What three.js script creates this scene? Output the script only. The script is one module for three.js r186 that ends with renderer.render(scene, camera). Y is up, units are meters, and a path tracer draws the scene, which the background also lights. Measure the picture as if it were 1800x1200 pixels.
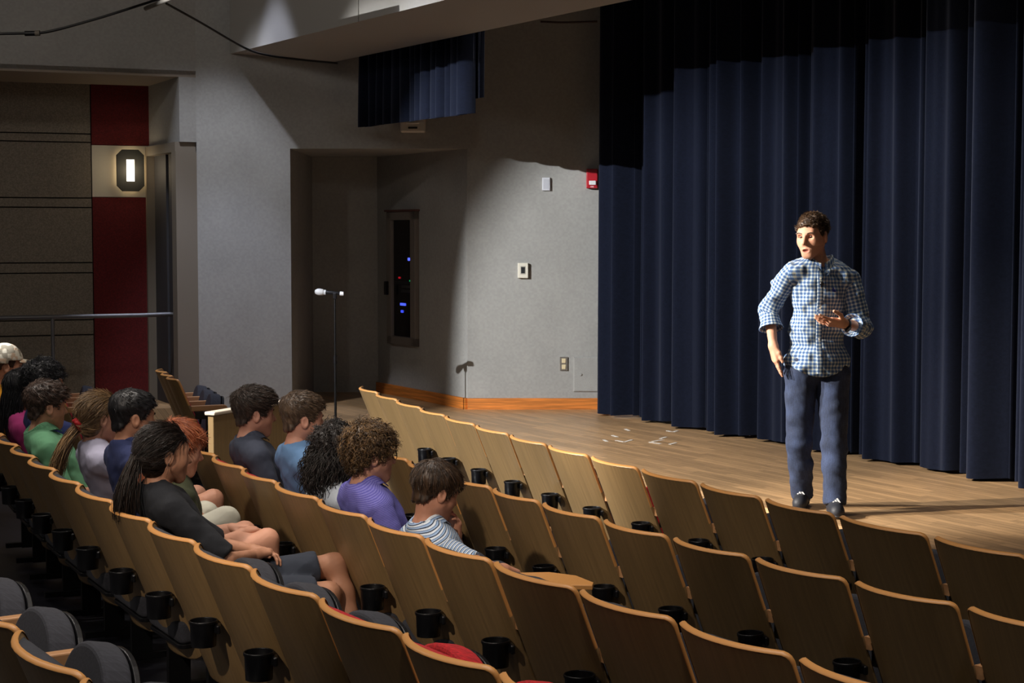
import * as THREE from 'three';
import { mergeGeometries, mergeVertices } from 'three/addons/utils/BufferGeometryUtils.js';
import { RoundedBoxGeometry } from 'three/addons/geometries/RoundedBoxGeometry.js';

// ---------------------------------------------------------------- camera, light, exposure
const scene = new THREE.Scene();
scene.background = new THREE.Color(0x000000);
const F = 3000, PITCH = Math.atan(190 / F), EYE = 2.17;        // photograph taken as 1800 x 1200
const camera = new THREE.PerspectiveCamera(2 * Math.atan(600 / F) * 180 / Math.PI, 1.5, 0.1, 80);
camera.position.set(0, EYE, 0);
camera.rotation.set(-PITCH, 0, 0);
const renderer = new THREE.WebGLRenderer({ antialias: true });
renderer.toneMapping = THREE.LinearToneMapping;
renderer.toneMappingExposure = 1.0;
renderer.shadowMap.enabled = true;

function spot(x, y, d, tx, ty, td, intensity, angle, penumbra, color, radius) {
  const l = new THREE.SpotLight(color, intensity, 0, angle, penumbra, 2);
  l.position.set(x, y, -d); l.target.position.set(tx, ty, -td);
  l.castShadow = true; l.shadow.radius = radius; l.shadow.mapSize.set(2048, 2048);
  scene.add(l); scene.add(l.target);
  return l;
}
// unseen lamps, placed for the light and shadows on stage, walls and rows
const UNSEEN_SPOTS = [
  [-5.8, 4.7, 8.3, 1.78, 1.3, 10.15, 470, 0.17, 0.7, 0xfff1e0, 3, 'narrow stage lamp hung over the house left seats'],
  [-5.85, 4.5, 9.7, 1.0, 1.3, 12.8, 320, 0.45, 0.13, 0xffffff, 1.2, 'wide stage lamp beside the narrow one over the house left seats'],
  [-3.1, 6.2, 13.9, -2.6, 1.4, 16.04, 36, 0.30, 0.4, 0xf0f3ff, 3, 'lamp washing the grey pier by the alcove'],  // out of view, placed to light the pier
  [-2.72, 6.2, 14.70, -2.72, 0, 14.70, 38, 0.375, 0.15, 0xdfe6ff, 2, 'downlight before the far end of the bulkhead'],
  [-1.40, 6.2, 12.30, -1.40, 0, 12.30, 26, 0.375, 0.15, 0xdfe6ff, 2, 'downlight before the middle of the bulkhead'],
  [-3.4, 5.7, -0.2, -0.6, 0.9, 7.9, 120, 0.19, 0.8, 0xffeedd, 4, 'lamp at the back of the house turned on the middle rows'],  // out of view, placed to light seat backs and sitters from behind
  [0.4, 6.2, 13.4, 0.3, 0, 13.4, 30, 0.42, 0.9, 0xfff0e0, 6, 'work light over the far end of the stage'],  // out of view, placed to brighten the stage floor
  [2.4, 6.2, 10.9, 2.2, 0, 10.9, 20, 0.48, 0.9, 0xfff0e0, 6, 'work light over the middle of the stage'],  // also out of view, for the floor round the speaker
];
const KEY = UNSEEN_SPOTS.map(a => spot(...a.slice(0, 11)));
// unseen ceiling downlights, placed to light the seat tops and heads
const HOUSE = [[-3.4, 6.9], [-1.2, 6.6], [0.8, 5.6], [-2.4, 9.2], [-0.8, 9.8], [-2.0, 3.4], [1.4, 2.8]];
const HOUSE_Y = 7.08;
const HOUSE_LIGHTS = HOUSE.map(([x, d]) => spot(x, HOUSE_Y, d, x, 0, d, 30, 0.66, 0.9, 0xfff5ea, 6));

// added fill globes out of view, brightening the walls and dark areas
const FILL_GLOBES = [[-4.6, 5.3, 4.2], [0.2, 5.3, 0.6], [-5.6, 5.3, 9.6], [4.6, 5.3, 3.6]];
FILL_GLOBES.forEach(([x, y, d]) => { const l = new THREE.PointLight(0xfff6ee, 7.4, 0, 2); l.position.set(x, y, -d); l.castShadow = true; l.shadow.radius = 8; scene.add(l); });

// ---------------------------------------------------------------- helpers
let seed = 20240611;
function rnd() { seed = (seed * 1664525 + 1013904223) >>> 0; return seed / 4294967296; }
const rr = (a, b) => a + (b - a) * rnd();
const V = (x, y, z) => new THREE.Vector3(x, y, z);
const cP = Math.cos(PITCH), sP = Math.sin(PITCH);
function rayDir(px, py) { const dx = (px - 900) / F, dy = (600 - py) / F; return V(dx, dy * cP - sP, -(dy * sP + cP)); }
function onLevel(px, py, y) { const r = rayDir(px, py), t = (y - EYE) / r.y; return V(r.x * t, y, r.z * t); }       // where the ray meets a level
function atDepth(px, py, d) { const r = rayDir(px, py), t = d / -r.z; return V(r.x * t, EYE + r.y * t, -d); }        // where it meets depth d
const taken = {};
function numbered(n) { if (!(n in taken)) { taken[n] = 0; return n; } taken[n]++; return n + '_' + String(taken[n]).padStart(3, '0'); }
function shadow(o) { o.traverse(m => { if (m.isMesh) { m.castShadow = true; m.receiveShadow = true; } }); return o; }
function mesh(name, geo, mat, parent) { const m = new THREE.Mesh(geo, mat); m.name = name; m.castShadow = m.receiveShadow = true; if (parent) parent.add(m); return m; }
function top(o, name, label, category, group) { o.name = numbered(name); o.userData = { label, category }; if (group) o.userData.group = group; scene.add(o); return o; }
function thing(name, label, category, pos, turn = 0, group) { const g = new THREE.Group(); g.position.copy(pos); g.rotation.y = turn; return top(g, name, label, category, group); }
function single(name, geo, mat, label, category, group) { return top(mesh(name, geo, mat), name, label, category, group); }
function struct(name, geo, mat, label) { const m = mesh(name, geo, mat); m.name = numbered(name); m.userData = { kind: 'structure' }; if (label) { m.userData.label = label; } scene.add(m); return m; }
function structGroup(name, label) { const g = new THREE.Group(); g.name = numbered(name); g.userData = { kind: 'structure', label }; scene.add(g); return g; }
function prism(pts, y0, y1) {                                                   // pts: [x, depth] outline
  const s = new THREE.Shape(pts.map(p => new THREE.Vector2(p[0], p[1])));
  const g = new THREE.ExtrudeGeometry(s, { depth: y1 - y0, bevelEnabled: false });
  g.rotateX(-Math.PI / 2); g.translate(0, y0, 0); return g;
}
function slab(a, b, y0, y1, th) {                                               // upright slab along a-b, thickness to the left of a->b
  const dx = b[0] - a[0], dd = b[1] - a[1], l = Math.hypot(dx, dd), nx = -dd / l * th, nd = dx / l * th;
  return prism([a, b, [b[0] + nx, b[1] + nd], [a[0] + nx, a[1] + nd]], y0, y1);
}
function box(w, h, d, x = 0, y = 0, z = 0) { const g = new THREE.BoxGeometry(w, h, d); g.translate(x, y, z); return g; }
function rbox(w, h, d, r, x = 0, y = 0, z = 0) { const g = new RoundedBoxGeometry(w, h, d, 2, r); g.translate(x, y, z); return g; }
function cyl(r0, r1, h, x, y, z, n = 20) { const g = new THREE.CylinderGeometry(r0, r1, h, n); g.translate(x, y, z); return g; }
function tube(pts, r, seg = 24, rad = 8, closed = false) { return new THREE.TubeGeometry(new THREE.CatmullRomCurve3(pts, closed), seg, r, rad, closed); }
function clean(gs) { return gs.map(g => { const q = g.index ? g.toNonIndexed() : g; const o = new THREE.BufferGeometry(); for (const k of ['position', 'normal', 'uv']) if (q.attributes[k]) o.setAttribute(k, q.attributes[k]); return o; }); }
const join = gs => mergeGeometries(clean(gs));
// value noise
function hash(i, j, k) { let h = (i * 374761393 + j * 668265263 + k * 1274126177) | 0; h = Math.imul(h ^ (h >>> 13), 1274126177); return ((h ^ (h >>> 16)) >>> 0) / 4294967296; }
function noise(x, y, z) {
  const i = Math.floor(x), j = Math.floor(y), k = Math.floor(z); let a = x - i, b = y - j, c = z - k;
  a = a * a * (3 - 2 * a); b = b * b * (3 - 2 * b); c = c * c * (3 - 2 * c);
  const L = (p, q, t) => p + (q - p) * t;
  return L(L(L(hash(i, j, k), hash(i + 1, j, k), a), L(hash(i, j + 1, k), hash(i + 1, j + 1, k), a), b),
    L(L(hash(i, j, k + 1), hash(i + 1, j, k + 1), a), L(hash(i, j + 1, k + 1), hash(i + 1, j + 1, k + 1), a), b), c);
}
// textures: fn(u, v) in 0..1 gives [r, g, b] 0..255
function tex(w, h, fn, rx = 1, ry = 1, srgb = true) {
  const d = new Uint8Array(w * h * 4);
  for (let y = 0; y < h; y++) for (let x = 0; x < w; x++) { const c = fn(x / w, y / h), o = (y * w + x) * 4; d[o] = c[0]; d[o + 1] = c[1]; d[o + 2] = c[2]; d[o + 3] = 255; }
  const t = new THREE.DataTexture(d, w, h); t.magFilter = THREE.LinearFilter; t.minFilter = THREE.LinearMipmapLinearFilter; t.generateMipmaps = true;
  t.wrapS = t.wrapT = THREE.RepeatWrapping; t.repeat.set(rx, ry); if (srgb) t.colorSpace = THREE.SRGBColorSpace; t.needsUpdate = true; return t;
}
const pn = (x, y, px, py, s) => { // tileable 2d noise with px x py cells
  const X = x * px, Y = y * py, i = Math.floor(X), j = Math.floor(Y); let a = X - i, b = Y - j; a = a * a * (3 - 2 * a); b = b * b * (3 - 2 * b);
  const H = (p, q) => hash(((p % px) + px) % px, ((q % py) + py) % py, s), L = (p, q, t) => p + (q - p) * t;
  return L(L(H(i, j), H(i + 1, j), a), L(H(i, j + 1), H(i + 1, j + 1), a), b);
};
const mul = (c, k) => [Math.max(0, Math.min(255, c[0] * k)), Math.max(0, Math.min(255, c[1] * k)), Math.max(0, Math.min(255, c[2] * k))];
function worldUV(geo, su = 1, sv = 1, ux = V(1, 0, 0), uy = V(0, 1, 0)) {
  const p = geo.attributes.position, uv = new Float32Array(p.count * 2), q = V(0, 0, 0);
  for (let i = 0; i < p.count; i++) { q.fromBufferAttribute(p, i); uv[2 * i] = q.dot(ux) * su; uv[2 * i + 1] = q.dot(uy) * sv; }
  geo.setAttribute('uv', new THREE.BufferAttribute(uv, 2)); return geo;
}

// ---------------------------------------------------------------- materials
const std = (color, roughness = 0.8, o = {}) => new THREE.MeshStandardMaterial({ color, roughness, ...o });
const woodTex = tex(256, 512, (u, v) => {                                        // veneer, grain along v
  const w = pn(u, v, 4, 3, 3) * 0.06;
  const g = pn(u + w, v, 64, 3, 5) * 0.35 + pn(u + w, v, 128, 8, 6) * 0.3 + pn(u, v, 3, 2, 7) * 0.5;
  return mul([136, 110, 73], 0.84 + 0.26 * g);
});
const M = {
  wall: std(0xffffff, 0.9, { map: tex(256, 256, (u, v) => mul([160, 160, 157], 0.93 + 0.1 * pn(u, v, 90, 90, 1) * 0.6 + 0.05 * pn(u, v, 6, 6, 2)), 0.7, 0.7) }),
  acoustic: std(0xffffff, 0.95, { map: tex(256, 256, (u, v) => mul([128, 120, 108], 0.88 + 0.24 * pn(u, v, 120, 120, 4)), 1, 1) }),
  redcloth: std(0xffffff, 0.95, { map: tex(256, 256, (u, v) => mul([98, 26, 28], 0.85 + 0.3 * pn(u, v, 120, 120, 9)), 1, 1) }),
  cream: std(0xc9c5b6, 0.8),
  ceilingPaint: std(0x8d8880, 0.9),
  bulkhead: std(0xa8a59f, 0.85),
  doorDark: std(0x3c3c40, 0.7),
  jamb: std(0x7a7266, 0.7),
  baseboard: std(0xffffff, 0.5, { map: tex(512, 64, (u, v) => mul([196, 118, 50], 0.82 + 0.3 * pn(u, v, 8, 32, 12) + 0.1 * pn(u, v, 30, 64, 13)), 0.6, 4) }),
  seatwood: new THREE.MeshPhysicalMaterial({ color: 0xffffff, map: woodTex, roughness: 0.42, clearcoat: 0.25, clearcoatRoughness: 0.45 }),
  edgewood: std(0xc68d50, 0.4),
  armwood: std(0xb98a60, 0.34),
  fabricGrey: std(0xffffff, 0.95, { map: tex(128, 128, (u, v) => mul([50, 51, 58], 0.88 + 0.24 * pn(u, v, 60, 60, 21)), 4, 4) }),
  fabricRed: std(0xffffff, 0.95, { map: tex(128, 128, (u, v) => mul([170, 28, 34], 0.8 + 0.4 * pn(u, v, 60, 60, 23)), 4, 4) }),
  blackPlastic: std(0x0d0d10, 0.35),
  blackSteel: std(0x121214, 0.45, { metalness: 0.4 }),
  railMetal: std(0x77787c, 0.4, { metalness: 0.6 }),
  chrome: std(0xcfd0d4, 0.22, { metalness: 0.9 }),
  white: std(0xdcdcda, 0.5),
  houseFloor: std(0xffffff, 0.35, { map: tex(256, 256, (u, v) => mul([22, 22, 28], 0.7 + 0.5 * pn(u, v, 30, 30, 31) + 0.3 * pn(u, v, 6, 6, 32)), 0.5, 0.5) }),
};

// ---------------------------------------------------------------- the setting
// plan directions: ALONG runs with the seat rows and the stage curtain towards the photographer's side, FACE towards the stage
const ALONG = [0.484, -0.875], FACE = [0.875, 0.484];
const STAGE_Y = 0.514, CEIL = 7.2, WALL_D = 16.04;
const plan = (p, a, k) => [p[0] + a[0] * k, p[1] + a[1] * k];
// house floor, gently raked away from the stage
{
  const g = new THREE.PlaneGeometry(20, 26, 60, 78); g.rotateX(-Math.PI / 2); g.translate(-1, 0, -6.5);
  const p = g.attributes.position;
  for (let i = 0; i < p.count; i++) { const s = p.getX(i) * FACE[0] - p.getZ(i) * FACE[1]; p.setY(i, Math.max(0, Math.min(0.5, (4.9 - s) * 0.04)) - 0.002); }
  g.computeVertexNormals(); worldUV(g, 1, 1, V(1, 0, 0), V(0, 0, 1));
  struct('floor', g, M.houseFloor);
  struct('floor_slab', box(20, 0.2, 26, -1, -0.12, -6.5), M.houseFloor);
}
struct('ceiling', box(22, 0.2, 28, -1, CEIL + 0.1, -6.5), M.ceilingPaint);
// stage platform: strip flooring laid along the curtain
{
  const boards = 16, W = 1024, H = 512;
  const t = tex(W, H, (u, v) => {
    const b = Math.floor(v * boards), off = hash(b, 3, 1), n = 3, k = Math.floor((u + off) * n) % n, tone = 0.86 + 0.24 * hash(b, k, 7);
    const gu = (u + off) * n % 1, gv = v * boards % 1;
    const grain = pn(u, v, 14, 200, 41) * 0.16 + pn(u, v, 40, 256, 42) * 0.1;
    const joint = (gv < 0.05 || gu < 0.006) ? 0.72 : 1;
    return mul([182, 147, 106], (tone * 0.86 + grain) * joint);
  }, 0.42, 1.02);
  const mat = new THREE.MeshPhysicalMaterial({ map: t, roughness: 0.42, clearcoat: 0.35, clearcoatRoughness: 0.35 });
  // front edge runs along the rows about 1.3 m in front of the first row
  const at = (t, s) => plan(plan([0, 0], ALONG, t), FACE, s), f1 = at(3, 6.25), pts = [at(-12.9, 6.72), at(-11.5, 6.55), at(-10, 6.42), at(-8.3, 6.3), at(-6.5, 6.25), f1, plan(f1, FACE, 7), [6.5, 18.6], [-9, 18.6], [-9, 14.75], [-3.2, 16.15], [-2.5, 15.4], [-1.9, 14.62], [-0.9, 14.55]];
  const g = prism(pts, 0.02, STAGE_Y);
  worldUV(g, 1, 1, V(ALONG[0], 0, -ALONG[1]), V(FACE[0], 0.7, -FACE[1]));
  struct('stage_platform', g, mat, 'honey coloured strip wood stage platform');
}
// walls around the stage side: frontal wall with an alcove opening, the alcove, the recess at the side of the house
const OPEN0 = -2.075, OPEN1 = -0.42, HEAD_Y = 2.96, SOFFIT = 3.62;
{
  const w = structGroup('wall_far', 'grey painted wall beside the stage with an open alcove');
  mesh('wall_pier', prism([[-2.95, WALL_D], [OPEN0, WALL_D], [OPEN0, WALL_D + 2.1], [-2.42, WALL_D + 2.1]], 0, CEIL), M.wall, w);
  mesh('wall_header', prism([[OPEN0, WALL_D], [OPEN1, WALL_D], [OPEN1, WALL_D + 2.1], [OPEN0, WALL_D + 2.1]], HEAD_Y, CEIL), M.wall, w);
  mesh('wall_panel', prism([[OPEN1, WALL_D], [6.4, WALL_D], [6.4, WALL_D + 0.3], [OPEN1 - 0.16, WALL_D + 0.27]], 0, CEIL), M.wall, w);
  mesh('alcove_side', slab([OPEN1, WALL_D + 0.002], [-1.40, WALL_D + 1.75], 0, HEAD_Y, -0.2), M.wall, w);
  mesh('alcove_back', slab([-1.2, WALL_D + 1.75], [OPEN0 - 0.2, WALL_D + 1.75], 0, HEAD_Y, -0.2), M.wall, w);
  w.children.forEach(c => worldUV(c.geometry, 1, 1, V(1, 0, 0.6), V(0, 1, 0)));
}
const RED0 = [-3.45, 17.077], REDV = [-0.933, -0.359];                              // back wall of the recess
const FAS0 = [-2.95, WALL_D], FASV = [-0.9206, -0.3905];
{
  const w = structGroup('wall_left', 'dim side wall with grey acoustic panels and a dark red strip');
  const outer = plan(RED0, REDV, 9);
  mesh('backing', slab(plan(RED0, REDV, -0.3), outer, 0, SOFFIT + 0.3, -0.25), std(0x4c463f, 0.95), w);
  const rot = Math.atan2(0.359, 0.933) ;
  // acoustic panels and red panels, each its own piece, proud of the backing
  const piece = (name, t0, t1, y0, y1, mat, th) => {
    const a = plan(RED0, REDV, t0), b = plan(RED0, REDV, t1);
    const g = slab(a, b, y0, y1, th); worldUV(g, 1, 1, V(REDV[0], 0, -REDV[1]), V(0, 1, 0)); return mesh(name, g, mat, w);
  };
  const levels = [[3.144, 3.70], [3.062, 3.132], [2.520, 3.050], [2.428, 2.508], [1.890, 2.416], [1.790, 1.878], [1.330, 1.778], [1.182, 1.318], [0.52, 1.17]];
  for (const [y0, y1] of levels) for (let k = 0; k < 3; k++) piece('acoustic_panel', 0.735 + k * 1.8, 0.735 + k * 1.8 + 1.79, y0, y1, M.acoustic, 0.045);
  piece('red_panel', 0, 0.725, 3.035, 3.7, M.redcloth, 0.05);
  piece('white_panel', 0, 0.725, 2.527, 3.03, M.cream, 0.05);
  piece('red_panel', 0, 0.725, 0.52, 2.522, M.redcloth, 0.05);
}
{
  const w = structGroup('wall_recess', 'splayed grey return wall with a dark door frame');
  const a = [-2.95, WALL_D], b = [-3.47, 17.09];
  const m = (k) => [a[0] + (b[0] - a[0]) * k, a[1] + (b[1] - a[1]) * k];
  mesh('return_header', slab(a, b, 3.02, SOFFIT, 0.16), M.wall, w);
  mesh('lintel', slab(m(0.02), m(0.99), 2.93, 3.02, 0.2), M.jamb, w);
  mesh('jamb', slab(m(0), m(0.13), 0, 2.93, 0.2), M.jamb, w);
  mesh('jamb', slab(m(0.92), m(1), 0, 2.93, 0.2), M.jamb, w);
}
{
  const a = [-2.95, WALL_D], b = [-3.47, 17.09], m = (k) => [a[0] + (b[0] - a[0]) * k, a[1] + (b[1] - a[1]) * k];
  const g = structGroup('door_1', 'dark flush door in the return wall');
  mesh('door_leaf', slab(m(0.13), m(0.55), STAGE_Y, 2.93, 0.1), M.doorDark, g);
  mesh('door_leaf', slab(m(0.555), m(0.92), STAGE_Y, 2.93, 0.12), M.doorDark, g);
  mesh('door_handle', cyl(0.012, 0.012, 0.12, m(0.5)[0] + 0.06, 1.5, -m(0.5)[1] + 0.04, 10), M.chrome, g);
}
{
  const far = plan(FAS0, FASV, 9);
  struct('wall_fascia', slab(FAS0, far, SOFFIT + 0.02, CEIL, -0.3), M.wall, 'grey upper wall above the side recess');
  const back = plan(RED0, REDV, 9);
  struct('trim_1', prism([FAS0, far, plan(far, [0, 1], 1.4), back, RED0, [-3.4, 17.1]], SOFFIT, SOFFIT + 0.06), std(0x8f8478, 0.85), 'pale soffit over the side recess');
}
// orange wood skirting
{
  const b1 = slab([OPEN1, WALL_D], [4.2, WALL_D], STAGE_Y, STAGE_Y + 0.105, -0.025); worldUV(b1, 1, 1, V(1, 0, 0), V(0, 1, 0));
  struct('baseboard_far', b1, M.baseboard, 'orange wood skirting along the grey wall');
  const b2 = slab([-1.40, WALL_D + 1.75], [OPEN1, WALL_D], STAGE_Y, STAGE_Y + 0.105, -0.025); worldUV(b2, 1, 1, V(1, 0, 0.4), V(0, 1, 0));
  struct('baseboard_alcove', b2, M.baseboard, 'orange wood skirting in the alcove');
}
// closing walls outside the frame
struct('wall_house_left', slab([-8.6, 15.2], [-8.6, -6.4], 0, CEIL, -0.3), M.wall);
struct('wall_rear', slab([-8.6, -6.2], [9, -6.2], 0, CEIL, -0.3), M.wall);
struct('wall_right', slab([9, -6.2], [9, 18], 0, CEIL, -0.3), M.wall);
struct('wall_backstage', box(18, CEIL, 0.3, 0, CEIL / 2, -18.9), M.wall);
// bulkhead over the front of the stage
{
  const A = V(-2.61, 3.843, -WALL_D), B = V(-1.684, 3.758, -WALL_D), dir = V(0.505, 0, 0.863), L = 14;
  const A2 = A.clone().addScaledVector(dir, L), B2 = B.clone().addScaledVector(dir, L), up = p => V(p.x, CEIL, p.z);
  const quad = (a, b, c, d) => [a, b, c, a, c, d];
  const vs = [...quad(A, A2, up(A2), up(A)), ...quad(B2, B, up(B), up(B2)), ...quad(A, B, B2, A2), ...quad(A2, B2, up(B2), up(A2)), ...quad(B, A, up(A), up(B))];
  const g = new THREE.BufferGeometry(); g.setAttribute('position', new THREE.Float32BufferAttribute(vs.flatMap(v => [v.x, v.y, v.z]), 3)); g.computeVertexNormals();
  const bk = structGroup('bulkhead', 'pale bulkhead over the stage front');
  mesh('bulkhead_body', g, M.bulkhead, bk);
  // metal facing on the house side and its slim bottom lip
  const off = V(-0.863, 0, 0.505);
  for (let k = 0; k < 5; k++) {
    const p = A.clone().addScaledVector(dir, 0.01 + k * 2.8), q = A.clone().addScaledVector(dir, k * 2.8 + 2.795);
    const f = slab([p.x, -p.z], [q.x, -q.z], 3.838, CEIL, -0.02);
    mesh('facing_panel', f, M.bulkhead, bk);
  }
}
// ceiling baffle, upper left
{
  const c = atDepth(232, 4, 13.6);
  const g = structGroup('ceiling_baffle', 'pale ceiling panel edge with a metal channel');
  const p0 = atDepth(168, -4, 13.4), p1 = atDepth(212, 16, 13.4), p2 = atDepth(300, -4, 12.4), p3 = atDepth(255, -30, 12.4);
  mesh('baffle_panel', prism([[p0.x, 13.5], [p1.x, 13.3], [p2.x + 0.1, 12.0], [p3.x - 0.3, 12.0]], c.y, c.y + 0.08), M.ceilingPaint, g);
  const q0 = atDepth(256, 15, 13.2), q1 = atDepth(312, -8, 12.6);
  mesh('channel', tube([q0, q1], 0.018, 4, 6), M.ceilingPaint, g);
}

// ---------------------------------------------------------------- auditorium seats
// local frame: origin on the floor below the back's top edge, +x to the sitter's left, +z the way the sitter faces
const SEAT_W = 0.555, BACK_H = 0.87, BACK_DROP = 0.62, BACK_RUN = 0.25, WRAP = 0.072;
function backPoint(u, v, off) {                       // u in -1..1 across, v in 0..1 down, off along the panel's forward normal
  const x = u * SEAT_W / 2, wrap = WRAP * Math.pow(Math.abs(u), 2.2);
  const n = V(-WRAP * 2.2 * Math.pow(Math.abs(u), 1.2) * Math.sign(u) / (SEAT_W / 2), 0.37, 1).normalize();
  return V(x, BACK_H - BACK_DROP * v, BACK_RUN * v + wrap).addScaledVector(n, off);
}
function sheet(us, vs, f) {                            // grid of points -> geometry with uv in metres
  const pos = [], uv = [], idx = [];
  us.forEach((u, i) => vs.forEach((v, j) => { const p = f(u, v); pos.push(p.x, p.y, p.z); uv.push(u * SEAT_W / 2 * 1.4, v * 0.66); }));
  const nv = vs.length;
  for (let i = 0; i < us.length - 1; i++) for (let j = 0; j < nv - 1; j++) { const a = i * nv + j, b = a + nv; idx.push(a, a + 1, b, b, a + 1, b + 1); }
  const g = new THREE.BufferGeometry(); g.setAttribute('position', new THREE.Float32BufferAttribute(pos, 3)); g.setAttribute('uv', new THREE.Float32BufferAttribute(uv, 2)); g.setIndex(idx); g.computeVertexNormals(); return g;
}
const us = [-1, -0.985, -0.96, -0.92, -0.86, -0.75, -0.6, -0.4, -0.2, 0, 0.2, 0.4, 0.6, 0.75, 0.86, 0.92, 0.96, 0.985, 1], vs = [0, 0.08, 0.2, 0.4, 0.6, 0.8, 0.92, 1];
const corner = (u, r) => { const d = Math.abs(u) * SEAT_W / 2 - (SEAT_W / 2 - r); return d <= 0 ? 0 : r - Math.sqrt(Math.max(0, r * r - d * d)); };
const vTop = u => corner(u, 0.028) / BACK_DROP, vBot = u => 1 - (corner(u, 0.13) * 0.55) / BACK_DROP;
const flip = g => { const i = g.index.array; for (let k = 0; k < i.length; k += 3) { const t = i[k]; i[k] = i[k + 1]; i[k + 1] = t; } g.computeVertexNormals(); return g; };
const panelBack = sheet(us, vs, (u, v) => backPoint(u, vTop(u) + (vBot(u) - vTop(u)) * v, 0));
const panelFront = sheet(us, vs, (u, v) => backPoint(u, vTop(u) + (vBot(u) - vTop(u)) * v, 0.016));
const seatPanelGeo = join([flip(panelBack), flip(flip(panelFront))]);
// plywood edge: a rounded strip round the top and down both sides, and the underside
function edgeStrip(path, t0, t1) {
  const prof = [[-0.002, 0.0005], [0.0, -0.004], [0.009, -0.006], [0.018, -0.004], [0.02, 0.0005]];
  const pos = [], idx = [];
  path.forEach(([u, v, nu, nv]) => prof.forEach(([o, e]) => { const p = backPoint(u, v, o); p.x += -nu * e; p.y += -nv * e; pos.push(p.x, p.y, p.z); }));
  const n = prof.length;
  for (let i = 0; i < path.length - 1; i++) for (let j = 0; j < n - 1; j++) { const a = i * n + j, b = a + n; idx.push(a, a + 1, b, b, a + 1, b + 1); }
  const g = new THREE.BufferGeometry(); g.setAttribute('position', new THREE.Float32BufferAttribute(pos, 3)); g.setIndex(idx); g.computeVertexNormals(); return g;
}
const edgePath = [];
for (let v = 0.36; v > 0.05; v -= 0.04) edgePath.push([-1, v, -1, 0]);
us.forEach(u => edgePath.push([u, vTop(u), Math.abs(u) > 0.9 ? Math.sign(u) * (Math.abs(u) - 0.9) * 10 : 0, 1]));
for (let v = 0.06; v < 0.37; v += 0.04) edgePath.push([1, v, 1, 0]);
const seatEdgeGeo = edgeStrip(edgePath);
const lowPath = []; for (let v = 0.36; v < vBot(-1); v += 0.08) lowPath.push([-1, v, -1, 0]);
us.forEach(u => lowPath.push([u, vBot(u), 0, -1])); for (let v = vBot(1) - 0.02; v > 0.33; v -= 0.08) lowPath.push([1, v, 1, 0]);
const seatLowEdgeGeo = edgeStrip(lowPath);
// front padding: flatter than the shell, so it fills the hollow of the back
const pu = us.map(u => u * 0.955);
const padFront = sheet(pu, [0, 0.03, 0.08, 0.2, 0.45, 0.7, 0.9, 0.97, 1], (u, v) => {
  const e = Math.sqrt(Math.max(0, 1 - Math.pow(Math.abs(u) / 0.955, 6))), t = Math.min(1, Math.sqrt(Math.min(v, 1 - v) * 14));
  const th = 0.016 + (0.062 - 0.03 * u * u + 0.018 * v) * e * t;
  return backPoint(u, 0.012 + 0.02 * u * u + v * 0.86, th);
});
const seatPadGeo = padFront;
// tipped-up cushion with a rounded top, and the same cushion folded down
function cushionGeo() {
  const s = new THREE.Shape(); const w = 0.225;
  s.moveTo(-w, 0.02); s.lineTo(-w, 0.24); s.bezierCurveTo(-w, 0.40, -w * 0.55, 0.455, 0, 0.455); s.bezierCurveTo(w * 0.55, 0.455, w, 0.40, w, 0.24); s.lineTo(w, 0.02); s.quadraticCurveTo(w, 0, w - 0.02, 0); s.lineTo(-w + 0.02, 0); s.quadraticCurveTo(-w, 0, -w, 0.02);
  const g = new THREE.ExtrudeGeometry(s, { depth: 0.055, bevelEnabled: true, bevelThickness: 0.02, bevelSize: 0.018, bevelSegments: 3, curveSegments: 10 });
  worldUV(g, 1, 1, V(1, 0.1, 0.6), V(0.1, 1, 0.7)); return g;
}
const cushion = cushionGeo();
function lathe(pts, n = 24) { return new THREE.LatheGeometry(pts.map(p => new THREE.Vector2(p[0], p[1])), n); }
const cupGeo = lathe([[0.001, 0.004], [0.040, 0.004], [0.043, 0.086], [0.0465, 0.088], [0.049, 0.086], [0.049, 0.078], [0.0455, 0.074], [0.0425, 0.0], [0.001, 0.0]], 26);
const cupClip = join([rbox(0.075, 0.05, 0.016, 0.006, 0.028, 0.046, 0.052), box(0.02, 0.05, 0.04, 0.02, 0.046, 0.035)]);
const armGeo = (() => { const s = new THREE.Shape(); s.moveTo(0, 0); s.lineTo(0.27, 0.004); s.quadraticCurveTo(0.30, 0.0, 0.30, -0.02); s.lineTo(0.292, -0.035); s.lineTo(0.0, -0.035); s.closePath();
  const g = new THREE.ExtrudeGeometry(s, { depth: 0.04, bevelEnabled: true, bevelThickness: 0.006, bevelSize: 0.006, bevelSegments: 2 }); g.rotateY(-Math.PI / 2); g.translate(0.02, 0, 0); return g; })();
const standGeo = join([box(0.035, 0.57, 0.10, 0, 0.285, 0.30), box(0.04, 0.03, 0.30, 0, 0.02, 0.30), box(0.03, 0.06, 0.22, 0, 0.56, 0.27)]);
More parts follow.
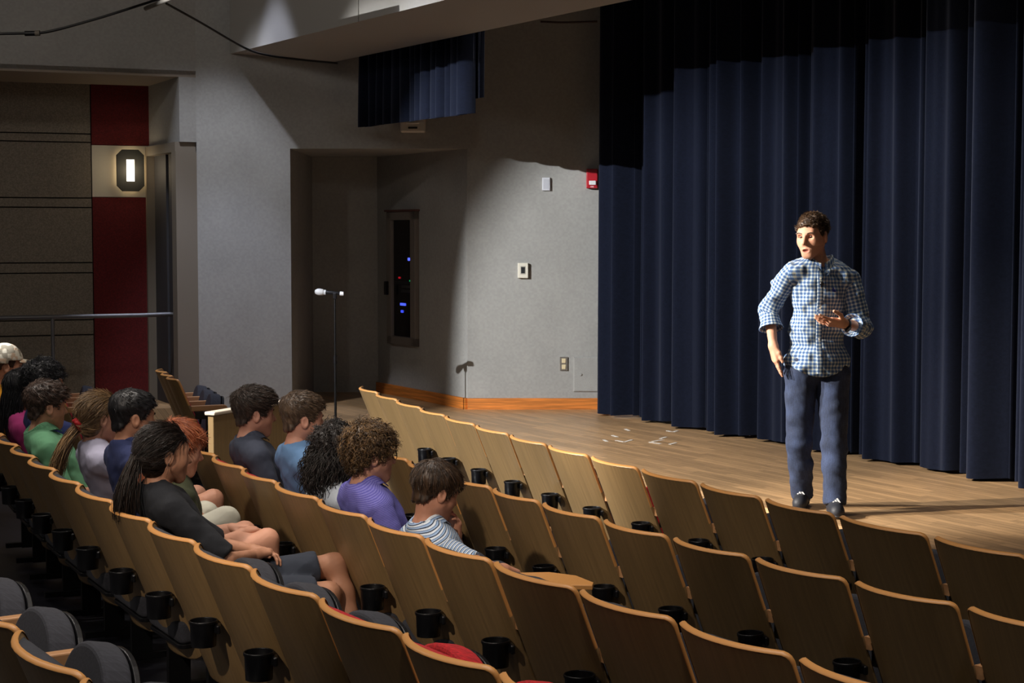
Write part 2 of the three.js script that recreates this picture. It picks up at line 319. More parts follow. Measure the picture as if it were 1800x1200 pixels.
function makeSeat(pad, down, cup, arms, cushMat) {
  const g = new THREE.Group();
  const b = mesh('back_panel', seatPanelGeo, M.seatwood, g);
  mesh('edge_band', seatEdgeGeo, M.edgewood, b).userData.label = 'orange plywood edge';
  mesh('lower_edge', seatLowEdgeGeo, M.seatwood, b);
  mesh('back_pad', seatPadGeo, pad, g);
  const c = mesh('seat_cushion', cushion, cushMat, g);
  if (down) { c.rotation.x = Math.PI / 2 - 0.06; c.position.set(0, 0.405, 0.22); } else { c.rotation.x = 0.20; c.position.set(0, 0.27, 0.30); }
  const shell = mesh('seat_shell', cushion, M.blackPlastic, g); shell.scale.set(0.97, 0.97, 0.25);
  if (down) { shell.rotation.x = Math.PI / 2 - 0.06; shell.position.set(0, 0.325, 0.225); } else { shell.rotation.x = 0.20; shell.position.set(0, 0.258, 0.385); }
  for (const s of arms) {
    const a = mesh('armrest', armGeo, M.armwood, g); a.position.set(s * (SEAT_W / 2 + 0.01), 0.64, 0.19);
    const st = mesh('stand', standGeo, M.blackSteel, g); st.position.set(s * (SEAT_W / 2 + 0.01), 0, 0.06);
  }
  if (cup) {
    const p = backPoint(-0.80, 0.535, -0.062), h = new THREE.Group(); h.name = 'cup_holder'; h.position.set(p.x, p.y - 0.06, p.z - 0.006); h.userData.label = 'black plastic cup holder'; h.scale.setScalar(1.15); g.add(h);
    mesh('cup', cupGeo, M.blackPlastic, h); const cl = mesh('clip', cupClip, M.blackPlastic, h); cl.rotation.y = 0.35; cl.scale.x = -1;
    cl.geometry = cupClipMirror; cl.scale.x = 1; cl.rotation.y = -0.35;
  }
  return g;
}
const cupClipMirror = join([rbox(0.06, 0.03, 0.016, 0.006, -0.020, 0.062, 0.050), box(0.02, 0.028, 0.04, -0.015, 0.062, 0.034)]);
const protos = {};
function seatOf(kind) {   // kind: pad colour, folded down, cup holder, arms
  if (!protos[kind]) { const [pad, down, cup, arms, cm] = kind.split('/'); protos[kind] = makeSeat(pad === 'red' ? M.fabricRed : M.fabricGrey, down === 'down', cup === 'cup', arms === 'both' ? [-1, 1] : [-1], cm === 'red' ? M.fabricRed : M.fabricGrey); }
  return protos[kind].clone();
}
// rows: plan curve s = a t^2 + b t + c, measured along ALONG (t) and FACE (s); t lists the joints between seats
const ROWS = [
  { c: [0.0139475, 0.16111242, 5.55651362], t: [-13.27, -12.672, -12.052, -11.404, -10.835, -10.217, -9.614, -9.024, -8.451, -7.863, -7.262, -6.688, -6.119, -5.497, -4.93, -4.36], name: 'the front row by the stage', from: 'from the grey wall end of the front row', plain: 2 },
  { c: [0.0255918, 0.33703957, 5.06621668], t: [-9.62, -9.07, -8.518, -7.95, -7.391, -6.884, -6.346, -5.829, -5.309, -4.774, -4.261, -3.74], name: 'the second row from the stage', from: 'from the audience end of the second row' },
  { c: [0.01543629, 0.19361555, 3.57949389], t: [-9.52, -8.952, -8.384, -7.835, -7.242, -6.670, -6.110, -5.547, -4.965, -4.407, -3.857, -3.30], name: 'the third row from the stage', skip: 6, from: 'after the striped boy in the third row' },
  { c: [0.01256177, 0.17110416, 2.64318196], t: [-11.26, -10.70, -10.14, -9.592, -9.052, -8.512, -7.967, -7.351, -6.792, -6.233, -5.659, -5.095, -4.528, -3.995, -3.43], name: 'the fourth row from the stage', skip: 8, from: 'after the ponytail girl in the fourth row' },
  { c: [0, 0.04323455, 1.31269815], t: [-6.7, -6.1, -5.5, -4.942, -4.325, -3.75], name: 'the row behind the fourth', from: 'along the row behind the fourth row' },
];
const rowY = i => 0.04 * i;
function rowPoint(r, t) { const s = r.c[0] * t * t + r.c[1] * t + r.c[2]; return V(t * ALONG[0] + s * FACE[0], 0, -(t * ALONG[1] + s * FACE[1])); }
const SEATS = [];      // SEATS[row][k] = { p, turn, y, w }
function placeSeat(kind, far, near, y, label, group, gap = 0.035, name = 'auditorium_seat') {
  const d = near.clone().sub(far), w = d.length(), turn = Math.atan2(d.z, -d.x) ;
  // sitter's right (-x) is the near end; forward is perpendicular, towards the stage
  const right = d.clone().normalize(), fwd = V(right.z, 0, -right.x);
  if (fwd.x < 0) fwd.negate();
  const mid = far.clone().add(near).multiplyScalar(0.5).addScaledVector(fwd, -WRAP); mid.y = y;
  const g = seatOf(kind); g.position.copy(mid);
  g.rotation.y = Math.atan2(fwd.x, fwd.z);
  g.scale.x = (w - gap) / SEAT_W;
  top(g, name, label, 'seat', group);
  return { g, p: mid, fwd, left: V(fwd.z, 0, -fwd.x), turn: g.rotation.y, y, w };
}
const RED = { '0-8': 1, '2-1': 1, '2-2': 1, '3-11': 1, '3-12': 1 };
const ORD = ['hidden', 'first', 'second', 'third', 'fourth', 'fifth', 'sixth', 'seventh', 'eighth', 'ninth', 'tenth', 'eleventh', 'twelfth', 'thirteenth', 'fourteenth', 'fifteenth', 'sixteenth'];
const WHO = { '2-1': 'boy in slate grey', '2-2': 'boy in plain blue', '2-3': 'person in white with dark curls', '2-4': 'person in purple stripes', '2-5': 'young boy in blue and white stripes', '3-0': 'person in the pale cap', '3-1': 'person in magenta', '3-2': 'person with thick black curls', '3-3': 'boy in green', '3-4': 'girl with the red scrunchie', '3-5': 'man in navy', '3-6': 'girl in olive', '3-7': 'girl in black with a ponytail' };
const OCC = { '2-1': 1, '2-2': 1, '2-3': 1, '2-4': 1, '2-5': 1, '3-0': 1, '3-1': 1, '3-2': 1, '3-3': 1, '3-4': 1, '3-5': 1, '3-6': 1, '3-7': 1 };
ROWS.forEach((r, i) => {
  SEATS[i] = [];
  for (let k = 0; k < r.t.length - 1; k++) {
    const far = rowPoint(r, r.t[k]), near = rowPoint(r, r.t[k + 1]), id = i + '-' + k;
    const red = RED[id] ? 'red' : 'grey', occ = OCC[id], cup = r.plain && k < r.plain ? 'none' : 'cup';
    const kind = [red, occ ? 'down' : 'up', cup, k === 0 ? 'both' : 'one', red].join('/');
    const state = (occ ? 'wood-backed seat under the ' + WHO[id] : ['folded', red === 'red' ? 'red padded' : '', 'wood-backed seat', cup === 'none' ? 'without cup holder' : '', r.skip && k < r.skip ? ', at the far aisle end of ' + r.name : ', ' + ORD[k + 1 - (r.skip && k >= r.skip ? r.skip : 0)] + ' ' + r.from].filter(Boolean).join(' ').replace(' ,', ','));
    SEATS[i].push(placeSeat(kind, far, near, rowY(i), state, 'seats of ' + r.name, [0.050, 0.048, 0.036, 0.032, 0.032][i]));
  }
});
// seats across the far aisle
for (const [x, d, y, nm] of [[-2.87, 14.60, 0.04, 'nearer row'], [-3.80, 14.1, 0.08, 'farther row']])
  for (let k = 0; k < 3; k++) {
    const q = j => V(x - 0.13 * j, 0, -(d + 0.40 * j));
    placeSeat('red/up/none/' + (k === 2 ? 'both' : 'one') + '/grey', q(k + 1), q(k), y, ORD[k + 1] + ' red padded seat into the ' + nm + ' across the far aisle', 'seats across the aisle, ' + nm);
  }

// ---------------------------------------------------------------- curtains
function drape(p0, dir, len, y0, y1, nx, ny, foldFn, back = 0.012) {
  const nrm = V(-dir.z, 0, dir.x), pos = [], uv = [], idx = [];
  for (const side of [0, 1]) {
    for (let i = 0; i <= nx; i++) for (let j = 0; j <= ny; j++) {
      const s = i / nx * len, v = j / ny, y = y0 + (y1 - y0) * v, [o, a, hem] = foldFn(s, v);
      const p = p0.clone().addScaledVector(dir, s + a).addScaledVector(nrm, o - side * back); p.y = y + (j === 0 ? hem : hem * Math.max(0, 1 - v * 12));
      pos.push(p.x, p.y, p.z); uv.push(s * 1.6, y);
    }
    const base = side * (nx + 1) * (ny + 1);
    for (let i = 0; i < nx; i++) for (let j = 0; j < ny; j++) { const a = base + i * (ny + 1) + j, b = a + ny + 1; side ? idx.push(a, b, a + 1, b, b + 1, a + 1) : idx.push(a, a + 1, b, b, a + 1, b + 1); }
  }
  const B = (nx + 1) * (ny + 1);
  for (let i = 0; i < nx; i++) { const a = i * (ny + 1), b = a + ny + 1; idx.push(a, b, a + B, b, b + B, a + B); }
  for (let j = 0; j < ny; j++) for (const c of [0, nx * (ny + 1)]) { const a = c + j; idx.push(a, a + B, a + 1, a + B, a + B + 1, a + 1); }
  const g = new THREE.BufferGeometry(); g.setAttribute('position', new THREE.Float32BufferAttribute(pos, 3)); g.setAttribute('uv', new THREE.Float32BufferAttribute(uv, 2)); g.setIndex(idx); g.computeVertexNormals(); return g;
}
const velvet = new THREE.MeshPhysicalMaterial({ color: 0xffffff, roughness: 0.9, specularIntensity: 0.08, sheen: 1.0, sheenRoughness: 0.9, sheenColor: new THREE.Color(0.24, 0.29, 0.42),
  map: tex(256, 256, (u, v) => mul([20, 24, 37], 0.88 + 0.06 * pn(u, v, 64, 40, 51) + 0.2 * pn(u, v, 128, 128, 52)), 1, 1) });
// pleats: a list of fold centres, each with a width, a depth and a lean
function pleats(len, w0, w1, d0, d1) {
  const out = []; let s = -0.1;
  while (s < len + 0.2) { const w = rr(w0, w1); out.push({ c: s + w / 2, w, d: rr(d0, d1), lean: rr(-0.05, 0.05), sharp: rr(0.5, 2.4), k: rr(0, 9) }); s += w; }
  return out;
}
function ripple(fine, s, v, spread) {                          // narrower folds riding on the pleats
  const f = fine.find(f => s < f.c + f.lean * (1 - v) * spread + f.w / 2) || fine[fine.length - 1], x = Math.max(0, Math.min(1, (s - (f.c + f.lean * (1 - v) * spread - f.w / 2)) / f.w));
  return f.d * Math.pow(0.5 - 0.5 * Math.cos(2 * Math.PI * x), f.sharp);
}
function foldFrom(pl, spread, fine) {
  return (s, v) => {
    const sway = (1 - v) * spread; let q = s;
    const f = pl.find(f => { const c = f.c + f.lean * sway; return q < c + f.w / 2; }) || pl[pl.length - 1];
    const x = (q - (f.c - f.w / 2)) / f.w;                        // 0..1 in the pleat
    const xx = Math.max(0, Math.min(1, x));
    const ridge = Math.pow(0.5 - 0.5 * Math.cos(2 * Math.PI * xx), f.sharp);
    const o = f.d * ridge + (fine ? ripple(fine, s, v, spread) : 0) + 0.006 * Math.sin(s * 47 + v * 1.1 + f.k) * (0.5 + 0.5 * (1 - v)) + 0.03 * noise(s * 9, v * 1.2, 3.3);
    const a = -0.035 * Math.sin(2 * Math.PI * xx) * (0.7 + 0.6 * (1 - v));
    return [o, a, -0.012 * ridge];
  };
}
{
  const d = V(0.4835, 0, 0.8754), p0 = V(0.80 + 0.09 + 0.06, 0, -15.80 + 0.13 - 0.05);
  const g = drape(p0, d, 8.6, STAGE_Y + 0.03, 5.6, 1500, 22, foldFrom(pleats(8.6, 0.40, 0.85, 0.10, 0.22), 0.4, pleats(8.6, 0.09, 0.24, 0.05, 0.12)));
  const c = thing('stage_curtain', 'tall dark navy velvet stage curtain hanging in deep folds behind the speaker', 'curtain', V(0, 0, 0));
  mesh('cloth', g, velvet, c);
  const q = p0.clone().addScaledVector(d, 4.3); const rail = box(0.06, 0.08, 8.8); rail.rotateY(Math.atan2(d.x, d.z)); rail.translate(q.x - 0.05, 5.62, q.z);
  mesh('track', rail, M.blackSteel, c);
}
{
  const d = V(0.506, 0, 0.862), B = V(-1.684, 0, -WALL_D).addScaledVector(V(0.862, 0, -0.506), 0.16);
  const p0 = B.clone().addScaledVector(d, 0.42);
  const c = thing('border_curtain', 'short black border curtain hanging under the pale bulkhead', 'curtain', V(0, 0, 0));
  mesh('cloth', drape(p0, d, 2.05, 3.145, 4.4, 420, 10, foldFrom(pleats(2.05, 0.09, 0.2, 0.05, 0.12), 0.4)), velvet, c);
  mesh('side_return', drape(p0.clone().addScaledVector(d, 1.86).addScaledVector(V(0.862, 0, -0.506), 0.10), d, 0.22, 3.28, 4.4, 60, 10, foldFrom(pleats(0.3, 0.08, 0.12, 0.04, 0.08), 0.4)), velvet, c);
}
// ---------------------------------------------------------------- things on the walls and the stage
function onWall(px, py) { return atDepth(px, py, WALL_D); }
function wallBox(px0, py0, px1, py1, th, r) { const a = onWall(px0, py0), b = onWall(px1, py1); return { g: rbox(Math.abs(b.x - a.x), Math.abs(a.y - b.y), th, r, 0, 0, th / 2), c: V((a.x + b.x) / 2, (a.y + b.y) / 2, -WALL_D), w: Math.abs(b.x - a.x), h: Math.abs(a.y - b.y) }; }
{
  let q = wallBox(910, 462, 928.5, 488.5, 0.035, 0.006);
  let t = thing('wall_thermostat', 'cream wall control box with small dark window on the grey wall', 'thermostat', q.c);
  mesh('housing', q.g, std(0xdedacb, 0.5), t); mesh('display', rbox(q.w * 0.36, q.h * 0.42, 0.006, 0.002, 0, 0.004, 0.036), std(0x2b2d2f, 0.3), t); mesh('bezel', rbox(q.w * 0.5, q.h * 0.54, 0.004, 0.0015, 0, 0.004, 0.035), std(0xaaa79c, 0.5), t);
  q = wallBox(953, 312, 967, 335, 0.025, 0.005);
  t = thing('wall_sensor', 'small pale rectangular wall plate above the thermostat', 'wall plate', q.c);
  mesh('plate', q.g, std(0xcfd2da, 0.5), t); mesh('grille', rbox(q.w * 0.7, q.h * 0.75, 0.004, 0.0015, 0, 0, 0.026), std(0xbfc2cb, 0.6), t);
  q = wallBox(1030.5, 297, 1050, 331, 0.06, 0.008);
  t = thing('fire_alarm', 'red fire alarm strobe partly behind the curtain edge', 'fire alarm', q.c);
  mesh('housing', q.g, std(0xb01626, 0.45), t); mesh('strobe_lens', rbox(q.w * 0.62, q.h * 0.22, 0.02, 0.006, 0.004, -q.h * 0.22, 0.066), std(0xe8e8ea, 0.2), t);
  const cv = document.createElement('canvas'); cv.width = 128; cv.height = 32; const cx = cv.getContext('2d'); cx.fillStyle = '#b01626'; cx.fillRect(0, 0, 128, 32); cx.fillStyle = '#f4e9e9'; cx.font = 'bold 26px sans-serif'; cx.textAlign = 'center'; cx.fillText('FIRE', 64, 26);
  const ct = new THREE.CanvasTexture(cv); ct.colorSpace = THREE.SRGBColorSpace; const pg = new THREE.PlaneGeometry(q.w * 0.7, q.h * 0.13); pg.translate(0, -q.h * 0.42, 0.0615); mesh('lettering', pg, std(0xffffff, 0.5, { map: ct }), t);
  q = wallBox(984, 627, 998, 651, 0.012, 0.003);
  t = thing('power_outlet', 'metal power outlet plate low on the grey wall', 'outlet', q.c);
  mesh('plate', q.g, std(0x8e8a84, 0.35, { metalness: 0.5 }), t); for (const s of [-1, 1]) mesh('socket', rbox(q.w * 0.5, q.h * 0.34, 0.008, 0.003, 0, s * q.h * 0.22, 0.013), std(0xd8c9a4, 0.5), t);
  q = wallBox(1008, 627, 1052, 688, 0.012, 0.004);
  t = thing('access_panel', 'grey painted access hatch beside the power outlet', 'hatch', q.c);
  mesh('frame', q.g, M.wall, t); mesh('hatch_door', rbox(q.w * 0.94, q.h * 0.95, 0.008, 0.003, 0, 0, 0.013), M.wall, t); const kn = cyl(0.012, 0.012, 0.01, 0, 0, 0, 14); kn.rotateX(Math.PI / 2); kn.translate(-q.w * 0.22, 0.0, 0.02); mesh('latch', kn, M.wall, t);
  q = wallBox(704, 200, 749, 233.5, 0.09, 0.02);
  t = thing('exit_sign', 'white emergency light box under the border curtain', 'sign', q.c);
  mesh('housing', q.g, std(0xd8d2c6, 0.5), t); mesh('slot', rbox(q.w * 0.36, 0.018, 0.01, 0.003, 0.0, -q.h * 0.26, 0.091), std(0x1c1a19, 0.6), t); mesh('edge_lip', rbox(q.w * 0.5, 0.012, 0.02, 0.003, 0, -q.h * 0.02, 0.09), std(0xeeeae0, 0.5), t);
}
// equipment rack let into the alcove's angled wall
{
  const A = V(-0.42, 0, -WALL_D), B = V(-1.40, 0, -(WALL_D + 1.75)), d = B.clone().sub(A).normalize();
  const hit = px => { const r = rayDir(px, 500), k = r.x / r.z; const t = (A.z * k - A.x) / (d.x - d.z * k); return A.clone().addScaledVector(d, t); };
  const L = hit(687), R = hit(737), c = L.clone().add(R).multiplyScalar(0.5), w = L.distanceTo(R), Dm = -c.z;
  const y1 = EYE + (410 - 372) / F * Dm, y0 = EYE + (410 - 606) / F * Dm, h = y1 - y0; c.y = (y0 + y1) / 2;
  const n = V(-d.z, 0, d.x); if (n.z < 0) n.negate();
  const t = thing('equipment_rack', 'tall wall cabinet with dark glass and glowing equipment lights in the alcove', 'rack', c, Math.atan2(n.x, n.z));
  const fw = 0.11, fm = std(0x77706a, 0.6);
  for (const s of [-1, 1]) { mesh('frame_rail', rbox(fw, h, 0.05, 0.006, s * (w / 2 - fw / 2), 0, 0.025), fm, t); mesh('frame_rail', rbox(w, 0.085, 0.05, 0.006, 0, s * (h / 2 - 0.042), 0.025), fm, t); }
  mesh('trim_lip', box(w * 1.05, 0.02, 0.07, 0, h / 2 + 0.01, 0.03), std(0x5a3a34, 0.7), t);
  mesh('glass', box(w - 2 * fw, h - 0.17, 0.012, 0, 0, 0.012), new THREE.MeshPhysicalMaterial({ color: 0x0a0a10, roughness: 0.12 }), t);
  const loc = (px, py) => [((px - 712) / 50) * w, EYE + (410 - py) / F * Dm - c.y];
  const led = (px, py, ww, hh, col, k) => { const [x, y] = loc(px, py); mesh('indicator_light', rbox(ww, hh, 0.01, 0.004, x, y, 0.022), std(0x05050a, 0.5, { emissive: col, emissiveIntensity: k }), t); };
  led(724, 455, 0.075, 0.03, 0x5060ff, 1.6); led(706, 488, 0.04, 0.018, 0xd01828, 0.6); led(725, 492.5, 0.03, 0.016, 0x18c070, 0.6); led(712, 534.5, 0.12, 0.026, 0x4456ff, 1.6); led(710.5, 547, 0.05, 0.026, 0x3a4cff, 1.2);
  for (const [py, ww, m] of [[497, 0.34, 0x26262a], [503, 0.2, 0x39393c], [511, 0.22, 0x2e2e32]]) { const [x, y] = loc(py > 500 ? 719 : 712, py); mesh('rack_unit', rbox(ww, 0.028, 0.02, 0.004, x, y, 0.024), std(m, 0.5), t); }
  const [hx, hy] = loc(690, 507); mesh('handle', rbox(0.03, 0.14, 0.05, 0.01, hx, hy, 0.07), M.blackPlastic, t);
}
// backlit wall sconce on the white panel
{
  const t0 = 0.365, p = plan(RED0, REDV, t0), y = 2.786, n = V(REDV[1] * -1, 0, 0);
  const ang = Math.atan2(0.359, 0.933);                       // panel faces the house
  const t = thing('wall_sconce', 'octagonal dark wall light with glowing slot on the white wall panel', 'wall light', V(p[0] + 0.052 * 0.359, y, -(p[1] - 0.052 * 0.933)), ang);
  const w = 0.13, h = 0.2, c = 0.052, s = new THREE.Shape([[-w, -h + c], [-w + c, -h], [w - c, -h], [w, -h + c], [w, h - c], [w - c, h], [-w + c, h], [-w, h - c]].map(q => new THREE.Vector2(...q)));
  const hole = new THREE.Path([[-0.042, -0.11], [0.042, -0.11], [0.042, 0.11], [-0.042, 0.11]].map(q => new THREE.Vector2(...q))); s.holes.push(hole);
  const pg = new THREE.ExtrudeGeometry(s, { depth: 0.022, bevelEnabled: true, bevelThickness: 0.004, bevelSize: 0.004, bevelSegments: 2 }); pg.translate(0, 0, 0.05);
  mesh('face_plate', pg, std(0x292a28, 0.7), t);
  mesh('back_box', rbox(0.15, 0.28, 0.04, 0.006, 0, 0, 0.02), std(0x3c3c39, 0.6), t);
  mesh('lens', rbox(0.088, 0.225, 0.02, 0.008, 0, 0, 0.064), std(0xffffff, 0.5, { emissive: 0xfff3df, emissiveIntensity: 1.6 }), t);
  const lampMat = std(0xffffff, 0.5, { emissive: 0xffdcaa, emissiveIntensity: 9 });
  for (const sx of [-1, 1]) { mesh('lamp_strip', rbox(0.014, 0.28, 0.014, 0.004, sx * 0.088, 0, 0.036), lampMat, t); mesh('lamp_strip', rbox(0.13, 0.014, 0.014, 0.004, 0, sx * 0.152, 0.036), lampMat, t); }
  const l = new THREE.PointLight(0xffe6bf, 0.16, 0, 2); l.position.set(0, 0, 0.16); l.castShadow = true; l.shadow.radius = 4; t.add(l);
}
// handrail in the recess
{
  const y = 1.395, R = V(-3.095, y, -16.35), dv = V(-0.92, 0, 0.39), P = k => R.clone().addScaledVector(dv, k);
  const t = thing('handrail', 'grey tubular handrail with rounded end before the red wall strip', 'handrail', V(0, 0, 0));
  const pts = [P(5)]; for (let k = 4; k >= 0.3; k -= 0.5) pts.push(P(k)); pts.push(P(0.12), P(0.045).add(V(0, -0.02, 0)), P(0.005).add(V(0, -0.07, 0)), P(0).add(V(0, -0.16, 0)), P(0).add(V(0, -0.5, 0)), P(0).add(V(0, STAGE_Y - y, 0)));
  mesh('rail', tube(pts, 0.021, 120, 12), M.railMetal, t);
  for (const k of [1.28, 2.9, 4.5]) mesh('post', tube([P(k), P(k).add(V(0, STAGE_Y - y, 0))], 0.017, 4, 10), M.railMetal, t);
}
// half-height wooden panel at the end of the front seats across the aisle
{
  const a = V(-2.14, 0.9, -12.06), b = V(-1.72, 0.9, -12.95), len = a.distanceTo(b), c = a.clone().add(b).multiplyScalar(0.5); c.y = 0;
  const d = b.clone().sub(a), t = thing('wooden_half_wall', 'half-height honey wood panel with pale cap beside the aisle', 'partition', c, Math.atan2(-d.z, d.x));
  const g = rbox(len, 0.88, 0.05, 0.006, 0, 0.44, 0); worldUV(g, 1.4, 1); mesh('panel', g, M.seatwood, t); mesh('cap', rbox(len + 0.03, 0.028, 0.09, 0.01, 0, 0.893, 0), std(0xd6c6ae, 0.3), t);
}
// microphone on a straight stand
{
  const p = onLevel(590, 745, STAGE_Y), y = STAGE_Y, D = -p.z;
  const t = thing('microphone_stand', 'slim black microphone stand with round base on the stage', 'mic stand', p);
  mesh('base', lathe([[0.001, 0], [0.125, 0], [0.125, 0.012], [0.03, 0.026], [0.02, 0.05], [0.001, 0.05]], 30), M.blackSteel, t);
  mesh('lower_tube', cyl(0.011, 0.011, 0.52, 0, 0.29, 0, 12), M.blackSteel, t); mesh('clutch', cyl(0.017, 0.017, 0.07, 0, 0.56, 0, 14), M.blackPlastic, t); mesh('upper_tube', cyl(0.0075, 0.0075, 0.56, 0, 0.82, 0, 12), M.blackSteel, t); mesh('clip', rbox(0.028, 0.05, 0.05, 0.006, 0, 1.115, 0), M.blackPlastic, t);
  const m = thing('microphone', 'handheld microphone with pale windscreen clipped on the black stand', 'microphone', V(p.x - 0.04, y + 1.142, p.z), 0);
  const rot = g => { g.rotateZ(Math.PI / 2 - 0.08); return g; };
  mesh('handle', rot(lathe([[0.001, -0.1], [0.013, -0.1], [0.018, 0.05], [0.001, 0.05]], 20)), M.blackPlastic, m);
  mesh('windscreen', rot(lathe([[0.001, 0.135], [0.016, 0.13], [0.027, 0.112], [0.030, 0.09], [0.027, 0.065], [0.02, 0.05], [0.001, 0.05]], 20)), std(0xd7d9de, 0.6), m);
  mesh('collar', rot(cyl(0.0225, 0.0225, 0.02, 0, 0.048, 0, 20)), std(0xc9ccd2, 0.4), m);
  mesh('end_ring', rot(cyl(0.019, 0.017, 0.03, 0, -0.1, 0, 20)), std(0xd7d9de, 0.45), m);
}
// white tape marks on the stage floor
for (const [x0, y0, x1, y1] of [[1061, 773, 1067, 776], [1076, 765, 1085, 768], [1083, 774, 1098, 777], [1097, 777, 1111, 773], [1099, 754, 1106, 757], [1142, 777, 1162, 780], [1147, 776, 1166, 773], [1161, 771, 1171, 768], [1173, 757, 1180, 759], [1184, 759, 1191, 757], [1177, 781, 1189, 778]]) {
  const a = onLevel(x0, y0, STAGE_Y), b = onLevel(x1, y1, STAGE_Y), c = a.clone().add(b).multiplyScalar(0.5), l = Math.max(0.03, a.distanceTo(b)), g = box(l, 0.002, 0.024, 0, 0.0015, 0); g.rotateY(Math.atan2(-(b.z - a.z), b.x - a.x)); g.translate(c.x, STAGE_Y, c.z);
  single('tape_mark', g, std(0xd9d6cf, 0.7), 'short white tape mark on the wooden stage floor', 'tape', 'tape marks on the stage');
}
// thin cables slung under the ceiling
{
  const c1 = tube([atDepth(-30, 60, 13.2), atDepth(60, 58, 13.2), atDepth(78, 57, 13.2), atDepth(160, 36, 13.2), atDepth(262, 4, 13.2), atDepth(300, -8, 13.2)], 0.011, 40, 6);
  const t = thing('hanging_cable', 'thin dark cable with a connector slung below the upper wall', 'cable', V(0, 0, 0)); mesh('cord', c1, M.blackPlastic, t); mesh('connector', tube([atDepth(44, 59, 13.2), atDepth(62, 58.5, 13.2)], 0.02, 3, 8), M.blackPlastic, t); mesh('connector_tip', tube([atDepth(62, 58.5, 13.2), atDepth(70, 58, 13.2)], 0.022, 3, 8), M.jamb, t);
  single('hanging_cable', tube([atDepth(292, 6, 13.6), atDepth(350, 38, 13.9), atDepth(432, 85, 14.4), atDepth(470, 97, 14.8), atDepth(530, 105, 15.3), atDepth(592, 111, 15.9)], 0.010, 40, 6), M.blackPlastic, 'thin dark cable sagging along the end of the bulkhead', 'cable');
  single('hanging_cable', tube([atDepth(950, 38, 15.5), atDepth(985, 39.5, 15.5), atDepth(1050, 38, 15.5)], 0.010, 12, 6), std(0x3a2218, 0.7), 'brown cable stub running behind the curtain top', 'cable');
}
// fittings for the lamps, all out of view
UNSEEN_SPOTS.forEach(([x, y, d, tx, ty, td, i1, an, pe, co, ra, name]) => {
  const t = thing('unseen_spotlight', name, 'spotlight', V(x, y, -d)); t.lookAt(tx, ty, -td);
  mesh('housing', (() => { const g = new THREE.CylinderGeometry(0.13, 0.09, 0.3, 20, 1, true); g.rotateX(Math.PI / 2); g.translate(0, 0, -0.2); return g; })(), M.blackSteel, t);
  if (an > 0.44) mesh('unseen_flap', box(0.6, 0.22, 0.006, 0, 0.086 + 0.11, 0.3), M.blackSteel, t);  // unseen flap, keeps the wide beam off the bulkhead
  mesh('lamp', (() => { const g = new THREE.CylinderGeometry(0.07, 0.07, 0.01, 20); g.rotateX(Math.PI / 2); g.translate(0, 0, -0.12); return g; })(), std(0xffffff, 0.5, { emissive: 0xfff0dc, emissiveIntensity: 3 }), t);
});
FILL_GLOBES.forEach(([x, y, d], i) => {  // glowing globes added for fill, outside the frame
  const t = thing('added_fill_globe', 'added white fill globe out of view over the house seats', 'pendant lamp', V(x, y, -d), 0, 'added fill globes');
  mesh('globe', new THREE.SphereGeometry(0.17, 24, 16), std(0xffffff, 0.4, { emissive: 0xfff2e6, emissiveIntensity: 1.2 }), t); mesh('rod', cyl(0.01, 0.01, CEIL - y - 0.17, 0, (CEIL - y + 0.17) / 2, 0, 8), M.blackSteel, t);
});
HOUSE.forEach(([x, d]) => {  // fittings of the unseen downlights over the seats
  const t = thing('unseen_downlight', 'round unseen downlight over the house seats', 'ceiling light', V(x, CEIL, -d), 0, 'unseen house downlights');
  mesh('rim', lathe([[0.09, 0], [0.12, -0.005], [0.12, -0.03], [0.09, -0.03], [0.085, -0.0]], 24), M.white, t); mesh('lamp', cyl(0.085, 0.085, 0.01, 0, -0.012, 0, 20), std(0xffffff, 0.5, { emissive: 0xffe6cf, emissiveIntensity: 1.5 }), t);
});

// ---------------------------------------------------------------- people: distance fields meshed by surface nets
const smin = (a, b, k) => { const h = Math.max(k - Math.abs(a - b), 0) / k; return Math.min(a, b) - h * h * k * 0.25; };
const smax = (a, b, k) => -smin(-a, -b, k);
function cap(a, b, ra, rb) {                                     // tapered capsule
  const bx = b.x - a.x, by = b.y - a.y, bz = b.z - a.z, l2 = bx * bx + by * by + bz * bz || 1e-9;
  return (x, y, z) => { const px = x - a.x, py = y - a.y, pz = z - a.z; let t = (px * bx + py * by + pz * bz) / l2; t = t < 0 ? 0 : t > 1 ? 1 : t; const dx = px - t * bx, dy = py - t * by, dz = pz - t * bz; return Math.sqrt(dx * dx + dy * dy + dz * dz) - (ra + (rb - ra) * t); };
}
function ell(c, r, X, Y, Z) {                                    // ellipsoid in a frame
  X = X || V(1, 0, 0); Y = Y || V(0, 1, 0); Z = Z || V(0, 0, 1);
  return (x, y, z) => { const px = x - c.x, py = y - c.y, pz = z - c.z; const a = (px * X.x + py * X.y + pz * X.z) / r[0], b = (px * Y.x + py * Y.y + pz * Y.z) / r[1], d = (px * Z.x + py * Z.y + pz * Z.z) / r[2]; const k0 = Math.sqrt(a * a + b * b + d * d), k1 = Math.sqrt(a * a / (r[0] * r[0]) + b * b / (r[1] * r[1]) + d * d / (r[2] * r[2])); return k1 < 1e-9 ? -Math.min(...r) : k0 * (k0 - 1) / k1; };
}
const union = (fs, k) => (x, y, z) => { let d = fs[0](x, y, z); for (let i = 1; i < fs.length; i++) d = smin(d, fs[i](x, y, z), k); return d; };
